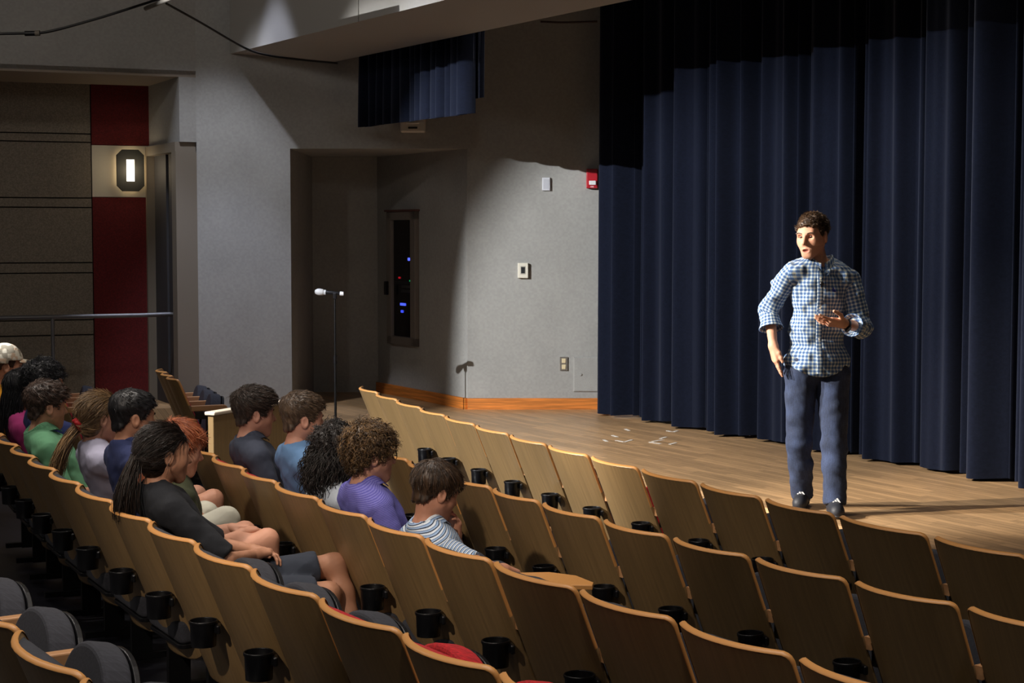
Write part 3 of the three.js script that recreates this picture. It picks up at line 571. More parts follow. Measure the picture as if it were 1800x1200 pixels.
function nets(f, lo, hi, h) {                                     // surface nets over a sparse grid of blocks
  const nx = Math.ceil((hi.x - lo.x) / h) + 2, ny = Math.ceil((hi.y - lo.y) / h) + 2, nz = Math.ceil((hi.z - lo.z) / h) + 2, B = 6;
  const val = new Float32Array(nx * ny * nz).fill(1e3), I = (i, j, k) => (k * ny + j) * nx + i, reach = h * B * 0.87 * 1.35 + h;
  const act = [];
  for (let k = 0; k < nz - 1; k += B) for (let j = 0; j < ny - 1; j += B) for (let i = 0; i < nx - 1; i += B) {
    const d = f(lo.x + (i + B / 2) * h, lo.y + (j + B / 2) * h, lo.z + (k + B / 2) * h);
    if (Math.abs(d) > reach) continue;
    act.push([i, j, k]);
    for (let c = k; c <= Math.min(k + B, nz - 1); c++) for (let b = j; b <= Math.min(j + B, ny - 1); b++) for (let a = i; a <= Math.min(i + B, nx - 1); a++) { const q = I(a, b, c); if (val[q] === 1e3) val[q] = f(lo.x + a * h, lo.y + b * h, lo.z + c * h); }
  }
  const vid = new Int32Array(nx * ny * nz).fill(-1), pos = [], idx = [];
  const O = [[0, 0, 0], [1, 0, 0], [0, 1, 0], [1, 1, 0], [0, 0, 1], [1, 0, 1], [0, 1, 1], [1, 1, 1]], E = [[0, 1], [2, 3], [4, 5], [6, 7], [0, 2], [1, 3], [4, 6], [5, 7], [0, 4], [1, 5], [2, 6], [3, 7]];
  const v8 = new Float32Array(8);
  for (const [bi, bj, bk] of act) for (let k = bk; k < Math.min(bk + B, nz - 1); k++) for (let j = bj; j < Math.min(bj + B, ny - 1); j++) for (let i = bi; i < Math.min(bi + B, nx - 1); i++) {
    let m = 0; for (let c = 0; c < 8; c++) { v8[c] = val[I(i + O[c][0], j + O[c][1], k + O[c][2])]; if (v8[c] < 0) m++; }
    if (m === 0 || m === 8) continue;
    let sx = 0, sy = 0, sz = 0, n = 0;
    for (const [a, b] of E) if ((v8[a] < 0) !== (v8[b] < 0)) { const t = v8[a] / (v8[a] - v8[b]); sx += O[a][0] + (O[b][0] - O[a][0]) * t; sy += O[a][1] + (O[b][1] - O[a][1]) * t; sz += O[a][2] + (O[b][2] - O[a][2]) * t; n++; }
    vid[I(i, j, k)] = pos.length / 3; pos.push(lo.x + (i + sx / n) * h, lo.y + (j + sy / n) * h, lo.z + (k + sz / n) * h);
  }
  const quad = (a, b, c, d, fl) => { if (a < 0 || b < 0 || c < 0 || d < 0) return; fl ? idx.push(a, b, c, a, c, d) : idx.push(a, c, b, a, d, c); };
  for (const [bi, bj, bk] of act) for (let k = bk; k < Math.min(bk + B, nz - 1); k++) for (let j = bj; j < Math.min(bj + B, ny - 1); j++) for (let i = bi; i < Math.min(bi + B, nx - 1); i++) {
    const s = val[I(i, j, k)] < 0;
    if (j > 0 && k > 0 && s !== (val[I(i + 1, j, k)] < 0)) quad(vid[I(i, j - 1, k - 1)], vid[I(i, j, k - 1)], vid[I(i, j, k)], vid[I(i, j - 1, k)], s);
    if (i > 0 && k > 0 && s !== (val[I(i, j + 1, k)] < 0)) quad(vid[I(i - 1, j, k - 1)], vid[I(i - 1, j, k)], vid[I(i, j, k)], vid[I(i, j, k - 1)], s);
    if (i > 0 && j > 0 && s !== (val[I(i, j, k + 1)] < 0)) quad(vid[I(i - 1, j - 1, k)], vid[I(i, j - 1, k)], vid[I(i, j, k)], vid[I(i - 1, j, k)], s);
  }
  const g = new THREE.BufferGeometry(); g.setAttribute('position', new THREE.Float32BufferAttribute(pos, 3)); g.setIndex(idx); g.computeVertexNormals(); return g;
}
function bounds(pts, m) { const lo = V(1e9, 1e9, 1e9), hi = V(-1e9, -1e9, -1e9); pts.forEach(p => { lo.min(p); hi.max(p); }); lo.addScalar(-m); hi.addScalar(m); return [lo, hi]; }
function tint(geo, fn) { const p = geo.attributes.position, c = new Float32Array(p.count * 3), q = V(0, 0, 0); for (let i = 0; i < p.count; i++) { q.fromBufferAttribute(p, i); const r = fn(q); c[3 * i] = r.r; c[3 * i + 1] = r.g; c[3 * i + 2] = r.b; } geo.setAttribute('color', new THREE.BufferAttribute(c, 3)); return geo; }
const C = h => new THREE.Color(h);
const skinMat = new THREE.MeshPhysicalMaterial({ vertexColors: true, roughness: 0.62, sheen: 0.15, sheenRoughness: 0.5 });
const hairMat = new THREE.MeshPhysicalMaterial({ vertexColors: true, roughness: 0.42, sheen: 0.2 });
const eyeWhite = std(0xd9d4cc, 0.25), eyeDark = std(0x2a1c14, 0.2);

// ---- the head, in its own frame: origin between the ears, y up, z forward, crown to chin about 0.23
const jawL = { m: 1 };
function headField(o = {}) {
  const j = o.jaw || 1, nose = o.nose || 1;
  const parts = [
    ell(V(0, 0.040, -0.012), [0.074, 0.084, 0.096]), ell(V(0, 0.0, 0.028), [0.066, 0.088, 0.070]),
    cap(V(-0.048, -0.045, 0.008), V(-0.014 * j, -0.098, 0.068), 0.027, 0.021), cap(V(0.048, -0.045, 0.008), V(0.014 * j, -0.098, 0.068), 0.027, 0.021),
    ell(V(-0.036, -0.024, 0.060), [0.028, 0.030, 0.026]), ell(V(0.036, -0.024, 0.060), [0.028, 0.030, 0.026]),
    ell(V(0, -0.062, 0.072), [0.034, 0.034, 0.024]),
    cap(V(-0.034, 0.027, 0.078), V(0.034, 0.027, 0.078), 0.016, 0.016),
  ];
  const skull = union(parts, 0.03);
  const noseF = union([cap(V(0, 0.018, 0.090), V(0, -0.026, 0.090 + 0.026 * nose), 0.0085, 0.0125), cap(V(-0.012, -0.033, 0.096), V(0.012, -0.033, 0.096), 0.009, 0.009)], 0.012);
  const lips = union([cap(V(-0.019, -0.064, 0.086), V(0.019, -0.064, 0.086), 0.0055, 0.0055), cap(V(0, -0.062, 0.0945), V(0, -0.0625, 0.0945), 0.008, 0.008), cap(V(-0.012, -0.075, 0.088), V(0.012, -0.075, 0.088), 0.008, 0.008)], 0.012);
  const open = o.mouth ? ell(V(0, -0.0705, 0.1), [0.019, 0.0065 * o.mouth, 0.018]) : cap(V(-0.018, -0.0695, 0.102), V(0.018, -0.0695, 0.102), 0.0028, 0.0028);
  const eyeL = ell(V(-0.032, 0.008, 0.098), [0.019, 0.012, 0.017]), eyeR = ell(V(0.032, 0.008, 0.098), [0.019, 0.012, 0.017]);
  const slit = (x, y, z) => { const ax = (Math.abs(x) - 0.0315) / 0.0140, ay = (y - 0.006 + 9 * Math.pow(Math.abs(x) - 0.0315, 2)) / 0.0041; return (Math.sqrt(ax * ax + ay * ay) - 1) * 0.0041; };
  const lid = (x, y, z) => { const ax = Math.abs(x) - 0.0315, ay = y - 0.006, az = z - 0.0725; const s = Math.sqrt(ax * ax + ay * ay + az * az) - 0.0148, q = Math.sqrt(ax * ax / (0.0145 * 0.0145) + Math.pow(ay + 12 * ax * ax, 2) / (0.0070 * 0.0070)) - 1; return smax(s, -q * 0.0070, 0.001); };
  const ear = s => { const X = V(s * 0.92, 0, -0.38).normalize(), Z = V(s * 0.38, 0, 0.92).normalize(), c = V(s * 0.079, -0.004, -0.012), e = ell(c, [0.010, 0.033, 0.020], X, V(0, 1, 0), Z), h = ell(V(s * 0.090, 0.002, -0.012), [0.008, 0.020, 0.011], X, V(0, 1, 0), Z); return (x, y, z) => smax(e(x, y, z), -h(x, y, z), 0.006); };
  const e1 = ear(1), e2 = ear(-1);
  return (x, y, z) => { let d = skull(x, y, z); if (z > 0.03) { d = smin(d, noseF(x, y, z), 0.012); d = smin(d, lips(x, y, z), 0.010); d = smax(d, -eyeL(x, y, z), 0.012); d = smax(d, -eyeR(x, y, z), 0.012);  d = smax(d, -open(x, y, z), 0.004); } d = smin(d, Math.min(e1(x, y, z), e2(x, y, z)), 0.008); if (z > 0.05) d = smax(d, -slit(x, y, z), 0.0015); return d; };
}
function faceZ(f, x, y) { let z = 0.16; for (let i = 0; i < 200; i++) { const d = f(x, y, z); if (d < 0.0004) break; z -= Math.max(0.0004, d * 0.5); } return z; }
const headStd = headField();
const scalp = union([ell(V(0, 0.040, -0.012), [0.074, 0.084, 0.096]), ell(V(0, 0.0, 0.028), [0.066, 0.088, 0.070]), ell(V(0, -0.04, -0.045), [0.058, 0.06, 0.05])], 0.03);
function frame(yaw, pitch, roll) { return new THREE.Matrix4().makeRotationFromEuler(new THREE.Euler(-(-pitch), yaw, roll, 'YXZ')); }

// ---- one hand: palm, four fingers, thumb. dir: wrist to knuckles, nrm: out of the palm, side: +1 puts the thumb on +cross side
function handField(w, dir, nrm, side, curl, s = 1, spread = 1, thumbOut = 1) {
  const d = dir.clone().normalize(), n = nrm.clone().addScaledVector(d, -nrm.dot(d)).normalize(), t = new THREE.Vector3().crossVectors(d, n).multiplyScalar(side);
  const P = (a, b, c) => w.clone().addScaledVector(d, a * s).addScaledVector(t, b * s).addScaledVector(n, c * s);
  const fs = [cap(P(0, 0.008, 0), P(0.085, 0.026, 0), 0.021 * s, 0.0145 * s), cap(P(0, 0, 0), P(0.088, 0.006, 0), 0.022 * s, 0.0145 * s), cap(P(0, -0.006, 0), P(0.082, -0.014, 0), 0.021 * s, 0.0145 * s), cap(P(0, -0.012, 0), P(0.074, -0.032, 0), 0.019 * s, 0.013 * s)];
  const palm = union(fs, 0.016), fingers = [], pts = [P(0, 0, 0)];
  const spec = [[0.026, 0.086, 0.042, 0.026, 0.021, 0.07], [0.007, 0.090, 0.046, 0.029, 0.022, 0.02], [-0.013, 0.084, 0.043, 0.027, 0.021, -0.05], [-0.032, 0.075, 0.034, 0.021, 0.018, -0.13]];
  spec.forEach(([b, a, l1, l2, l3, fan], i) => {
    let ang = 0, p = P(a - 0.006, b, 0), r = i === 3 ? 0.0082 : 0.0092; const cu = Array.isArray(curl) ? curl[i] : curl; const ch = [p];
    [l1, l2, l3].forEach((l, q) => { ang += cu * (q === 0 ? 0.75 : q === 1 ? 1.0 : 0.7); const v = d.clone().multiplyScalar(Math.cos(ang)).addScaledVector(n, Math.sin(ang)).addScaledVector(t, fan * spread).normalize(); p = p.clone().addScaledVector(v, l * s); ch.push(p); });
    const seg = []; for (let q = 0; q < 3; q++) seg.push(cap(ch[q], ch[q + 1], (r - q * 0.0006) * s, (r - (q + 1) * 0.0008) * s)); fingers.push(union(seg, 0.004)); pts.push(...ch);
  });
  const th = [P(0.012, 0.022, 0.006), P(0.045, 0.022 + 0.030 * thumbOut, 0.016), P(0.075, 0.022 + 0.042 * thumbOut, 0.022), P(0.098, 0.022 + 0.046 * thumbOut, 0.026)];
  const thumb = union([cap(th[0], th[1], 0.015 * s, 0.012 * s), cap(th[1], th[2], 0.0115 * s, 0.0102 * s), cap(th[2], th[3], 0.0102 * s, 0.0085 * s)], 0.008); pts.push(...th);
  return { pts, f: (x, y, z) => { let m = 1e3; for (const q of fingers) m = Math.min(m, q(x, y, z)); return smin(smin(palm(x, y, z), m, 0.007), thumb(x, y, z), 0.012); } };
}
// ---- hair: a cap with a hairline plus thin tapered locks grown from it
function hairline(kind) {                                         // signed: negative where hair grows, in head frame
  return (x, y, z) => {
    const ax = Math.abs(x);
    let yl;
    if (kind === 'long') yl = z > 0.05 ? 0.068 - (z - 0.05) * 0.1 : z > 0.0 ? 0.005 + (z) * 1.26 : -0.11;
    else { const f = 0.071; if (z > 0.055) yl = f - ax * 0.25; else if (z > 0.034) yl = 0.0 + (z - 0.034) / 0.021 * (f - ax * 0.25); else if (z > -0.035) yl = -0.004 - (0.02 - z) * 0.2 + (ax > 0.06 && z < 0.005 ? 0.022 : 0); else yl = -0.005 - (-0.035 - z) * 1.2; yl = Math.max(yl, -0.062); }
    return yl - y;
  };
}
function addLocks(out, from, dirs, len, r, col, wob, curlR, turns, segs = 5) {
  // one lock: a tapered three-sided tube
  let p = from.clone(); const base = out.pos.length / 3; const ph = rnd() * 6.28;
  let d = dirs(p, 0).normalize(); const side0 = new THREE.Vector3().crossVectors(d, V(0.3, 0.8, 0.5)).normalize();
  for (let i = 0; i <= segs; i++) {
    const t = i / segs; d = dirs(p, t).normalize(); const a = side0.clone().addScaledVector(d, -side0.dot(d)).normalize(), b = new THREE.Vector3().crossVectors(d, a);
    const c = p.clone().addScaledVector(a, Math.cos(ph + t * turns * 6.28) * curlR).addScaledVector(b, Math.sin(ph + t * turns * 6.28) * curlR), rad = r * (1 - 0.75 * t * t) + 0.0003;
    for (let k = 0; k < 3; k++) { const q = k * 2.094 + ph, v = c.clone().addScaledVector(a, Math.cos(q) * rad).addScaledVector(b, Math.sin(q) * rad); out.pos.push(v.x, v.y, v.z); out.col.push(col.r, col.g, col.b); }
    p = p.clone().addScaledVector(d, len / segs).add(V(rr(-wob, wob), rr(-wob, wob), rr(-wob, wob)));
  }
  for (let i = 0; i < segs; i++) for (let k = 0; k < 3; k++) { const a = base + i * 3 + k, b = base + i * 3 + (k + 1) % 3; out.idx.push(a, a + 3, b, b, a + 3, b + 3); }
}
function locksGeo(out) { const g = new THREE.BufferGeometry(); g.setAttribute('position', new THREE.Float32BufferAttribute(out.pos, 3)); g.setAttribute('color', new THREE.Float32BufferAttribute(out.col, 3)); g.setIndex(out.idx); g.computeVertexNormals(); return g; }
function mix2(a, b) { const q = [a, b].map(g => { const o = new THREE.BufferGeometry(); o.setAttribute('position', g.attributes.position); o.setAttribute('normal', g.attributes.normal); o.setAttribute('color', g.attributes.color); o.setIndex(g.index); return o; }); return mergeGeometries(q); }
function makeHair(style, hex, hex2) {
  const c0 = C(hex), c1 = C(hex2 || hex), pick = () => c0.clone().lerp(c1, Math.pow(rnd(), 1.6)).multiplyScalar(rr(0.75, 1.2));
  const line = hairline(style.kind === 'long' || style.pony ? 'long' : 'short');
  const thick = style.thick || 0.012, topT = style.top || 0.02;
  const groove = style.pony ? 0.0010 : style.curl ? 0.006 : 0.0025;
  const f = (x, y, z) => {
    const d = scalp(x, y, z);
    let t = thick + topT * Math.max(0, Math.min(1, (y - 0.03) / 0.08));
    if (style.bang && z > 0.02 && y > 0.02) t += style.bang * Math.min(1, (z - 0.02) / 0.05);
    if (style.taper) t *= Math.max(0.35, Math.min(1, (y + 0.05) / 0.10));
    if (style.big) t += style.big * Math.max(0, Math.min(1, (0.09 - z) / 0.08));
    const n = style.curl ? noise(x * 55, y * 55, z * 55) : noise(x * 150, y * 40 + z * 20, z * 80);
    return smax(d - t + groove * (n - 0.3) * 2, line(x, y, z) * 0.8 + (style.ragged || 0.004) * (noise(x * 90, y * 20, z * 90) - 0.5) * 4, 0.014);
  };
  const E = 0.16;
  let g = nets(f, V(-E, -0.17, -E - 0.02), V(E, 0.19, E), style.cell || 0.0042);
  tint(g, p => { const n = noise(p.x * 120, p.y * 30, p.z * 60); return c0.clone().lerp(c1, n * 0.6).multiplyScalar(0.7 + 0.5 * n); });
  const out = { pos: [], col: [], idx: [] }, P = g.attributes.position, N = g.attributes.normal, q = V(0, 0, 0), nn = V(0, 0, 0);
  const crown = style.crown ? V(...style.crown) : V(0, 0.10, -0.055), flow = style.flow || 1;
  const tieAt = style.pony ? V(...style.pony) : null;
  for (let i = 0; i < (style.n || 900) * (style.curl ? 1.1 : 2.3); i++) {
    const k = Math.floor(rnd() * P.count); q.fromBufferAttribute(P, k); nn.fromBufferAttribute(N, k);
    if (nn.y < -0.6 && !style.curl) continue;
    const n0 = nn.clone();
    const along = tieAt ? tieAt.clone().sub(q) : q.clone().sub(crown);
    along.addScaledVector(n0, -along.dot(n0)).normalize();
    if (style.sweep) along.add(V(...style.sweep)).addScaledVector(n0, -V(...style.sweep).dot(n0) * 0.7).normalize();
    const st = q.clone().addScaledVector(n0, -0.003);
    const lift = style.lift === undefined ? 0.25 : style.lift, L = (style.len || 0.03) * rr(0.6, 1.25) * (style.kind === 'short' && !style.pony ? Math.max(0.34, Math.min(1, (q.y + 0.06) / 0.10)) : 1);
    addLocks(out, st, (p, t) => along.clone().addScaledVector(n0, lift * (1 - t) - (style.hug || 0.15) * t).add(V(0, -(style.grav || 0.2) * t, 0)), L, (style.r || 0.0017) * (style.curl ? 0.8 : 0.5) * rr(0.7, 1.3), pick(), style.wob || 0.0008, (style.curl || 0) * rr(0.6, 1.3), style.turns || 1.5, style.curl ? 8 : 4);
  }
  // falling hair: long locks from the sides and back, or a ponytail
  (style.fall || []).forEach(fl => {
    for (let i = 0; i < fl.n * 1.35; i++) {
      const a = rr(fl.a0, fl.a1), yy = rr(fl.y0, fl.y1), st = V(Math.sin(a) * 0.078, yy, -0.012 - Math.cos(a) * 0.098);
      if (fl.at) st.copy(V(...fl.at)).add(V(rr(-1, 1) * fl.w, rr(-1, 1) * fl.w * 0.6, rr(-1, 1) * fl.w));
      const outw = V(Math.sin(a), 0, -Math.cos(a)), L = fl.len * rr(0.8, 1.08), dir = fl.dir ? V(...fl.dir) : V(0, -1, 0), sp = V(rr(-1, 1), rr(-0.3, 0.3), rr(-1, 1)).multiplyScalar(fl.spread || 0.08);
      addLocks(out, st, (p, t) => dir.clone().addScaledVector(outw, (fl.out || 0.25) * (1 - t * 1.6)).addScaledVector(sp, 1 - t * 0.6).add(fl.end ? V(...fl.end).multiplyScalar(t) : V(0, 0, 0)), L, (fl.r || 0.003) * 0.75 * rr(0.7, 1.3), pick(), fl.wob || 0.002, (fl.curl || 0.002) * rr(0.5, 1.4), fl.turns || 2, fl.segs || 10);
    }
  });
  return mix2(g, locksGeo(out));
}

// ---- a whole person. J: joints in the person's frame (y up, z forward, +x the person's left)
function frameOf(a, b, hint) { const Y = b.clone().sub(a).normalize(), X = hint.clone().addScaledVector(Y, -hint.dot(Y)).normalize(), Z = new THREE.Vector3().crossVectors(X, Y); return [X, Y, Z]; }
function torsoParts(J, o, grow) {
  const [X, Y, Z] = frameOf(J.pelvis, J.neck, J.sL.clone().sub(J.sR)), s = o.size || 1, g = grow, at = k => J.pelvis.clone().lerp(J.neck, k), fem = o.fem ? 1 : 0;
  const ch = at(0.70).addScaledVector(Z, 0.004);
  return [
    ell(at(0.02), [(o.hipW || 0.155) * s + g, 0.12 * s + g, 0.112 * s + g], X, Y, Z), ell(at(0.34), [((o.waist || 0.134) - 0.012 * fem) * s + g, 0.17 * s + g, 0.098 * s + g], X, Y, Z), ell(ch, [0.152 * s + g, 0.175 * s + g, (0.108) * s + g], X, Y, Z),
    cap(J.sL.clone().lerp(J.sR, 0.16), J.sR.clone().lerp(J.sL, 0.16), 0.060 * s + g, 0.060 * s + g),
    cap(J.neck.clone().addScaledVector(Y, 0.015), J.sL, 0.044 * s + g, 0.048 * s + g), cap(J.neck.clone().addScaledVector(Y, 0.015), J.sR, 0.044 * s + g, 0.048 * s + g),
  ];
}
function makePerson(o) {
  // o: J, size, skin, hair, shirt {color, sleeve 0..2, collar, pattern}, legs {color, long}, shoes, head {yaw, pitch, roll, field}
  const J = o.J, s = o.size || 1, g = o.root;
  const SK = C(o.skin || 0xc08a6a), lipC = C(o.lip || 0xa85a50);
  const hs = (o.headScale || 1);
  const HM = new THREE.Matrix4().makeRotationFromEuler(new THREE.Euler(o.head[1], o.head[0], o.head[2] || 0, 'YXZ')).setPosition(J.head), HI = HM.clone().invert();
  const inH = (f) => { const e = HI.elements; return (x, y, z) => f((e[0] * x + e[4] * y + e[8] * z + e[12]) / hs, (e[1] * x + e[5] * y + e[9] * z + e[13]) / hs, (e[2] * x + e[6] * y + e[10] * z + e[14]) / hs) * hs; };
  const skullBase = V(0, -0.055, -0.022).multiplyScalar(hs).applyMatrix4(HM);
  const neckCap = cap(J.neck.clone().add(V(0, -0.03, 0)), skullBase, 0.060 * s, 0.052 * hs);
  // body without head and hands at coarse cells, then head and hands at fine cells, merged
  const sh0 = o.shirt;
  const limb = (a, b, ra, rb) => cap(a, b, ra * s, rb * s);
  const arm = (S, E, W) => union([limb(S, E, o.thinArm || 0.045, 0.037), limb(E, W, 0.036, 0.0255)], 0.02);
  const leg = (H, K, A) => union([limb(H, K, o.thigh || 0.082, 0.054), limb(K, K.clone().lerp(A, 0.35), 0.053, 0.052), limb(K.clone().lerp(A, 0.35), A, 0.052, 0.034)], 0.03);
  const hip = union([arm(J.sL, J.eL, J.wL), arm(J.sR, J.eR, J.wR)], 0.001), legs = union([leg(J.hL, J.kL, J.aL), leg(J.hR, J.kR, J.aR)], 0.012);
  const tor = union(torsoParts(J, o, -(sh0.wrinkle || 0.01) * 0.75), 0.05);
  const bodyF = (x, y, z) => smin(smin(smin(tor(x, y, z), hip(x, y, z), 0.03), legs(x, y, z), 0.05), neckCap(x, y, z), 0.035);
  const all = [J.pelvis, J.neck, J.sL, J.sR, J.eL, J.eR, J.wL, J.wR, J.hL, J.hR, J.kL, J.kR, J.aL, J.aR];
  let [lo, hi] = bounds(all, 0.17);
  const geos = [nets(bodyF, lo, hi, o.bodyCell || 0.0125)];
  // head
  const hf = inH(o.head[3] || headStd), nf = (x, y, z) => smin(hf(x, y, z), neckCap(x, y, z), 0.03);
  const cut = J.neck.clone().add(V(0, -0.02, 0));
  [lo, hi] = bounds([V(-0.1, -0.13, -0.12), V(0.1, 0.14, 0.13), V(0.1, -0.13, -0.12), V(-0.1, 0.14, 0.13)].map(v => v.multiplyScalar(hs).applyMatrix4(HM)), 0.03); lo.y = Math.min(lo.y, cut.y);
  geos.push(nets((x, y, z) => Math.max(nf(x, y, z), cut.y - y), lo, hi, o.headCell || 0.0042));
  for (const [W, E, h, sd] of [[J.wL, J.eL, o.handL, -1], [J.wR, J.eR, o.handR, 1]]) {
    const fd = W.clone().sub(E).normalize(), hh = h || {}; const H = handField(W.clone().addScaledVector(fd, 0.012), hh.dir ? V(...hh.dir) : fd, hh.nrm ? V(...hh.nrm) : V(0, -1, 0), hh.side || sd, hh.curl === undefined ? 0.35 : hh.curl, s * (hh.s || 1), hh.spread === undefined ? 1 : hh.spread, hh.thumb === undefined ? 1 : hh.thumb);
    const fore = cap(E.clone().lerp(W, 0.7), W.clone().addScaledVector(fd, 0.012), 0.029 * s, 0.0235 * s); const st = E.clone().lerp(W, 0.8);
    const [a, b] = bounds([...H.pts, st], 0.03); geos.push(nets((x, y, z) => smin(H.f(x, y, z), fore(x, y, z), 0.018), a, b, o.handCell || 0.0042));
  }
  const bodyGeo = mergeGeometries(geos.map(q => { tint(q, p => { const l = p.clone().applyMatrix4(HI).divideScalar(hs); const n = noise(p.x * 30, p.y * 30, p.z * 30); const c = SK.clone().multiplyScalar(0.94 + 0.12 * n);
    if (l.z > 0.075 && Math.abs(l.x) < 0.024 && l.y < -0.057 && l.y > -0.084) { const e = 1 - Math.pow(l.x / 0.026, 2) - Math.pow((l.y + 0.070) / 0.014, 2); if (e > 0) c.lerp(lipC, Math.min(1, e * 1.6)); }
    if (o.stubble && l.z > 0.0 && l.y < -0.045 && l.length() < 0.15) c.lerp(C(o.stubble), 0.28);
    return c; }); return q; }));
  mesh('body', bodyGeo, skinMat, g);
  // eyes and brows
  const hfl = o.head[3] || headStd, ez = Math.min(faceZ(hfl, 0.0315, 0.0155), faceZ(hfl, 0.0315, -0.004)) - 0.0118;
  for (const sx of [-1, 1]) {
    const e = new THREE.SphereGeometry(0.0122 * hs, 14, 10); const m = mesh('eye', e, eyeWhite, g); m.position.copy(V(sx * 0.0315, 0.006, ez).multiplyScalar(hs).applyMatrix4(HM)); m.quaternion.setFromRotationMatrix(HM);
    const ir = new THREE.SphereGeometry(0.0070 * hs, 10, 8); ir.scale(1, 1, 0.5); ir.translate(0, 0, 0.0094 * hs); mesh('iris', ir, eyeDark, m);
  }
  if (o.hair) {
    const hc = C(o.hair.color).lerp(C(o.hair.color2 || o.hair.color), 0.35), K = 0;
    for (const sx of [-1, 1]) { const br = { pos: [], col: [], idx: [] }; for (let i = 0; i < 60; i++) { const t = rnd(), x = sx * (0.014 + t * 0.036), y = 0.0255 + 0.006 * Math.sin(t * 2.6) + rr(-0.003, 0.003), z = faceZ(hfl, x, y); addLocks(br, V(x, y, z + 0.0002), () => V(sx * 0.9, 0.35 - t * 0.5, -0.05), 0.010, 0.0008, hc, 0, 0, 1, 2); }
    const b = mesh('eyebrow', locksGeo(br), hairMat, g); b.applyMatrix4(HM.clone().scale(V(hs, hs, hs))); }
    const h = mesh('hair', makeHair(o.hair, o.hair.color, o.hair.color2), hairMat, g); h.applyMatrix4(HM.clone().scale(V(hs, hs, hs)));
  }
  // clothes
  const sh = o.shirt, fold = (x, y, z, a) => a * (noise(x * 13 + 3, y * 22, z * 13) + 0.5 * noise(x * 30, y * 40 + x * 20, z * 30) - 0.75);
  const gr = sh.grow || 0.010, T = union([...torsoParts(J, o, gr), ...(sh.tail ? [ell(J.pelvis.clone().add(V(0, -0.055, 0)), [sh.tail[0], 0.15, sh.tail[1]])] : [])], 0.05), hem = J.pelvis.y - (sh.hem === undefined ? 0.06 : sh.hem);
  const [TX, TY, TZ] = frameOf(J.pelvis, J.neck, J.sL.clone().sub(J.sR));
  const nc = J.neck.clone().addScaledVector(TY, 0.018).addScaledVector(TZ, 0.012), neckHole = cap(nc.clone().addScaledVector(TY, -0.015).addScaledVector(TZ, 0.012), nc.clone().addScaledVector(TY, 0.2), 0.060 * s, 0.075 * s);
  const bottom = J.pelvis.clone().addScaledVector(TY, -(sh.hem === undefined ? 0.06 : sh.hem));
  const legsBig = o.sit ? union([limb(J.hL, J.kL, 0.096, 0.07), limb(J.hR, J.kR, 0.096, 0.07)], 0.03) : null;
  const sleeveEnd = (S, E, W) => { const L = sh.sleeve; return L <= 1 ? [S.clone().lerp(E, L), E.clone().sub(S).normalize()] : [E.clone().lerp(W, L - 1), W.clone().sub(E).normalize()]; };
  const sleeveF = (S, E, W) => { const [p, d] = sleeveEnd(S, E, W), fl = sh.loose || 0; const a = union(sh.sleeve > 1 ? [limb(S, E, 0.047 + gr + fl, 0.041 + gr + fl), limb(E, W, 0.041 + gr + fl, 0.032 + gr + fl)] : [limb(S, S.clone().lerp(E, 1.1), 0.049 + gr + fl, 0.047 + gr + fl)], 0.03); return (x, y, z) => smax(a(x, y, z) + fold(x, y, z, sh.wrinkle || 0.010), (x - p.x) * d.x + (y - p.y) * d.y + (z - p.z) * d.z, 0.006); };
  const sl = sleeveF(J.sL, J.eL, J.wL), sr = sleeveF(J.sR, J.eR, J.wR);
  const plain = (x, y, z) => { let d = T(x, y, z) + fold(x, y, z, sh.wrinkle || 0.010); d = smax(d, -neckHole(x, y, z), 0.008); const hb = (bottom.x - x) * TY.x + (bottom.y - y) * TY.y + (bottom.z - z) * TY.z; const curve = sh.curve ? sh.curve * Math.pow(Math.min(1, Math.abs(x - J.pelvis.x) / 0.16), 2) : 0; return smax(d, hb + curve, 0.006); };
  const smat = sh.mat || std(sh.color, 0.9), cell = sh.cell || 0.0105;
  [lo, hi] = bounds([J.pelvis.clone().addScaledVector(TY, -0.1), J.neck, J.sL, J.sR], 0.20); hi.y = J.neck.y + 0.10;
  if (sh.uv) {   // patterned: the body of the shirt and each sleeve are cut separately so that the weave follows them
    const bodyG = nets(plain, lo, hi, cell); wrapUV(bodyG, J.pelvis, TX, TY, TZ, 0.14, sh.uv); mesh('shirt', bodyG, smat, g);
    for (const [S, E, W, f] of [[J.sL, J.eL, J.wL, sl], [J.sR, J.eR, J.wR, sr]]) { const [p, d] = sleeveEnd(S, E, W), [a, b] = bounds(sh.sleeve > 1 ? [S, E, p] : [S, p], 0.09); const gg = nets(f, a, b, cell); wrapLimb(gg, S, E, W, sh.uv); mesh('sleeve', gg, smat, g); }
  } else {
    [lo, hi] = bounds([J.pelvis.clone().addScaledVector(TY, -0.1), J.neck, J.sL, J.sR, J.eL, J.eR, ...(sh.sleeve > 1 ? [J.wL, J.wR] : [])], 0.20);
    mesh('shirt', nets((x, y, z) => smin(smin(plain(x, y, z), sl(x, y, z), 0.02), sr(x, y, z), 0.02), lo, hi, cell), smat, g);
  }
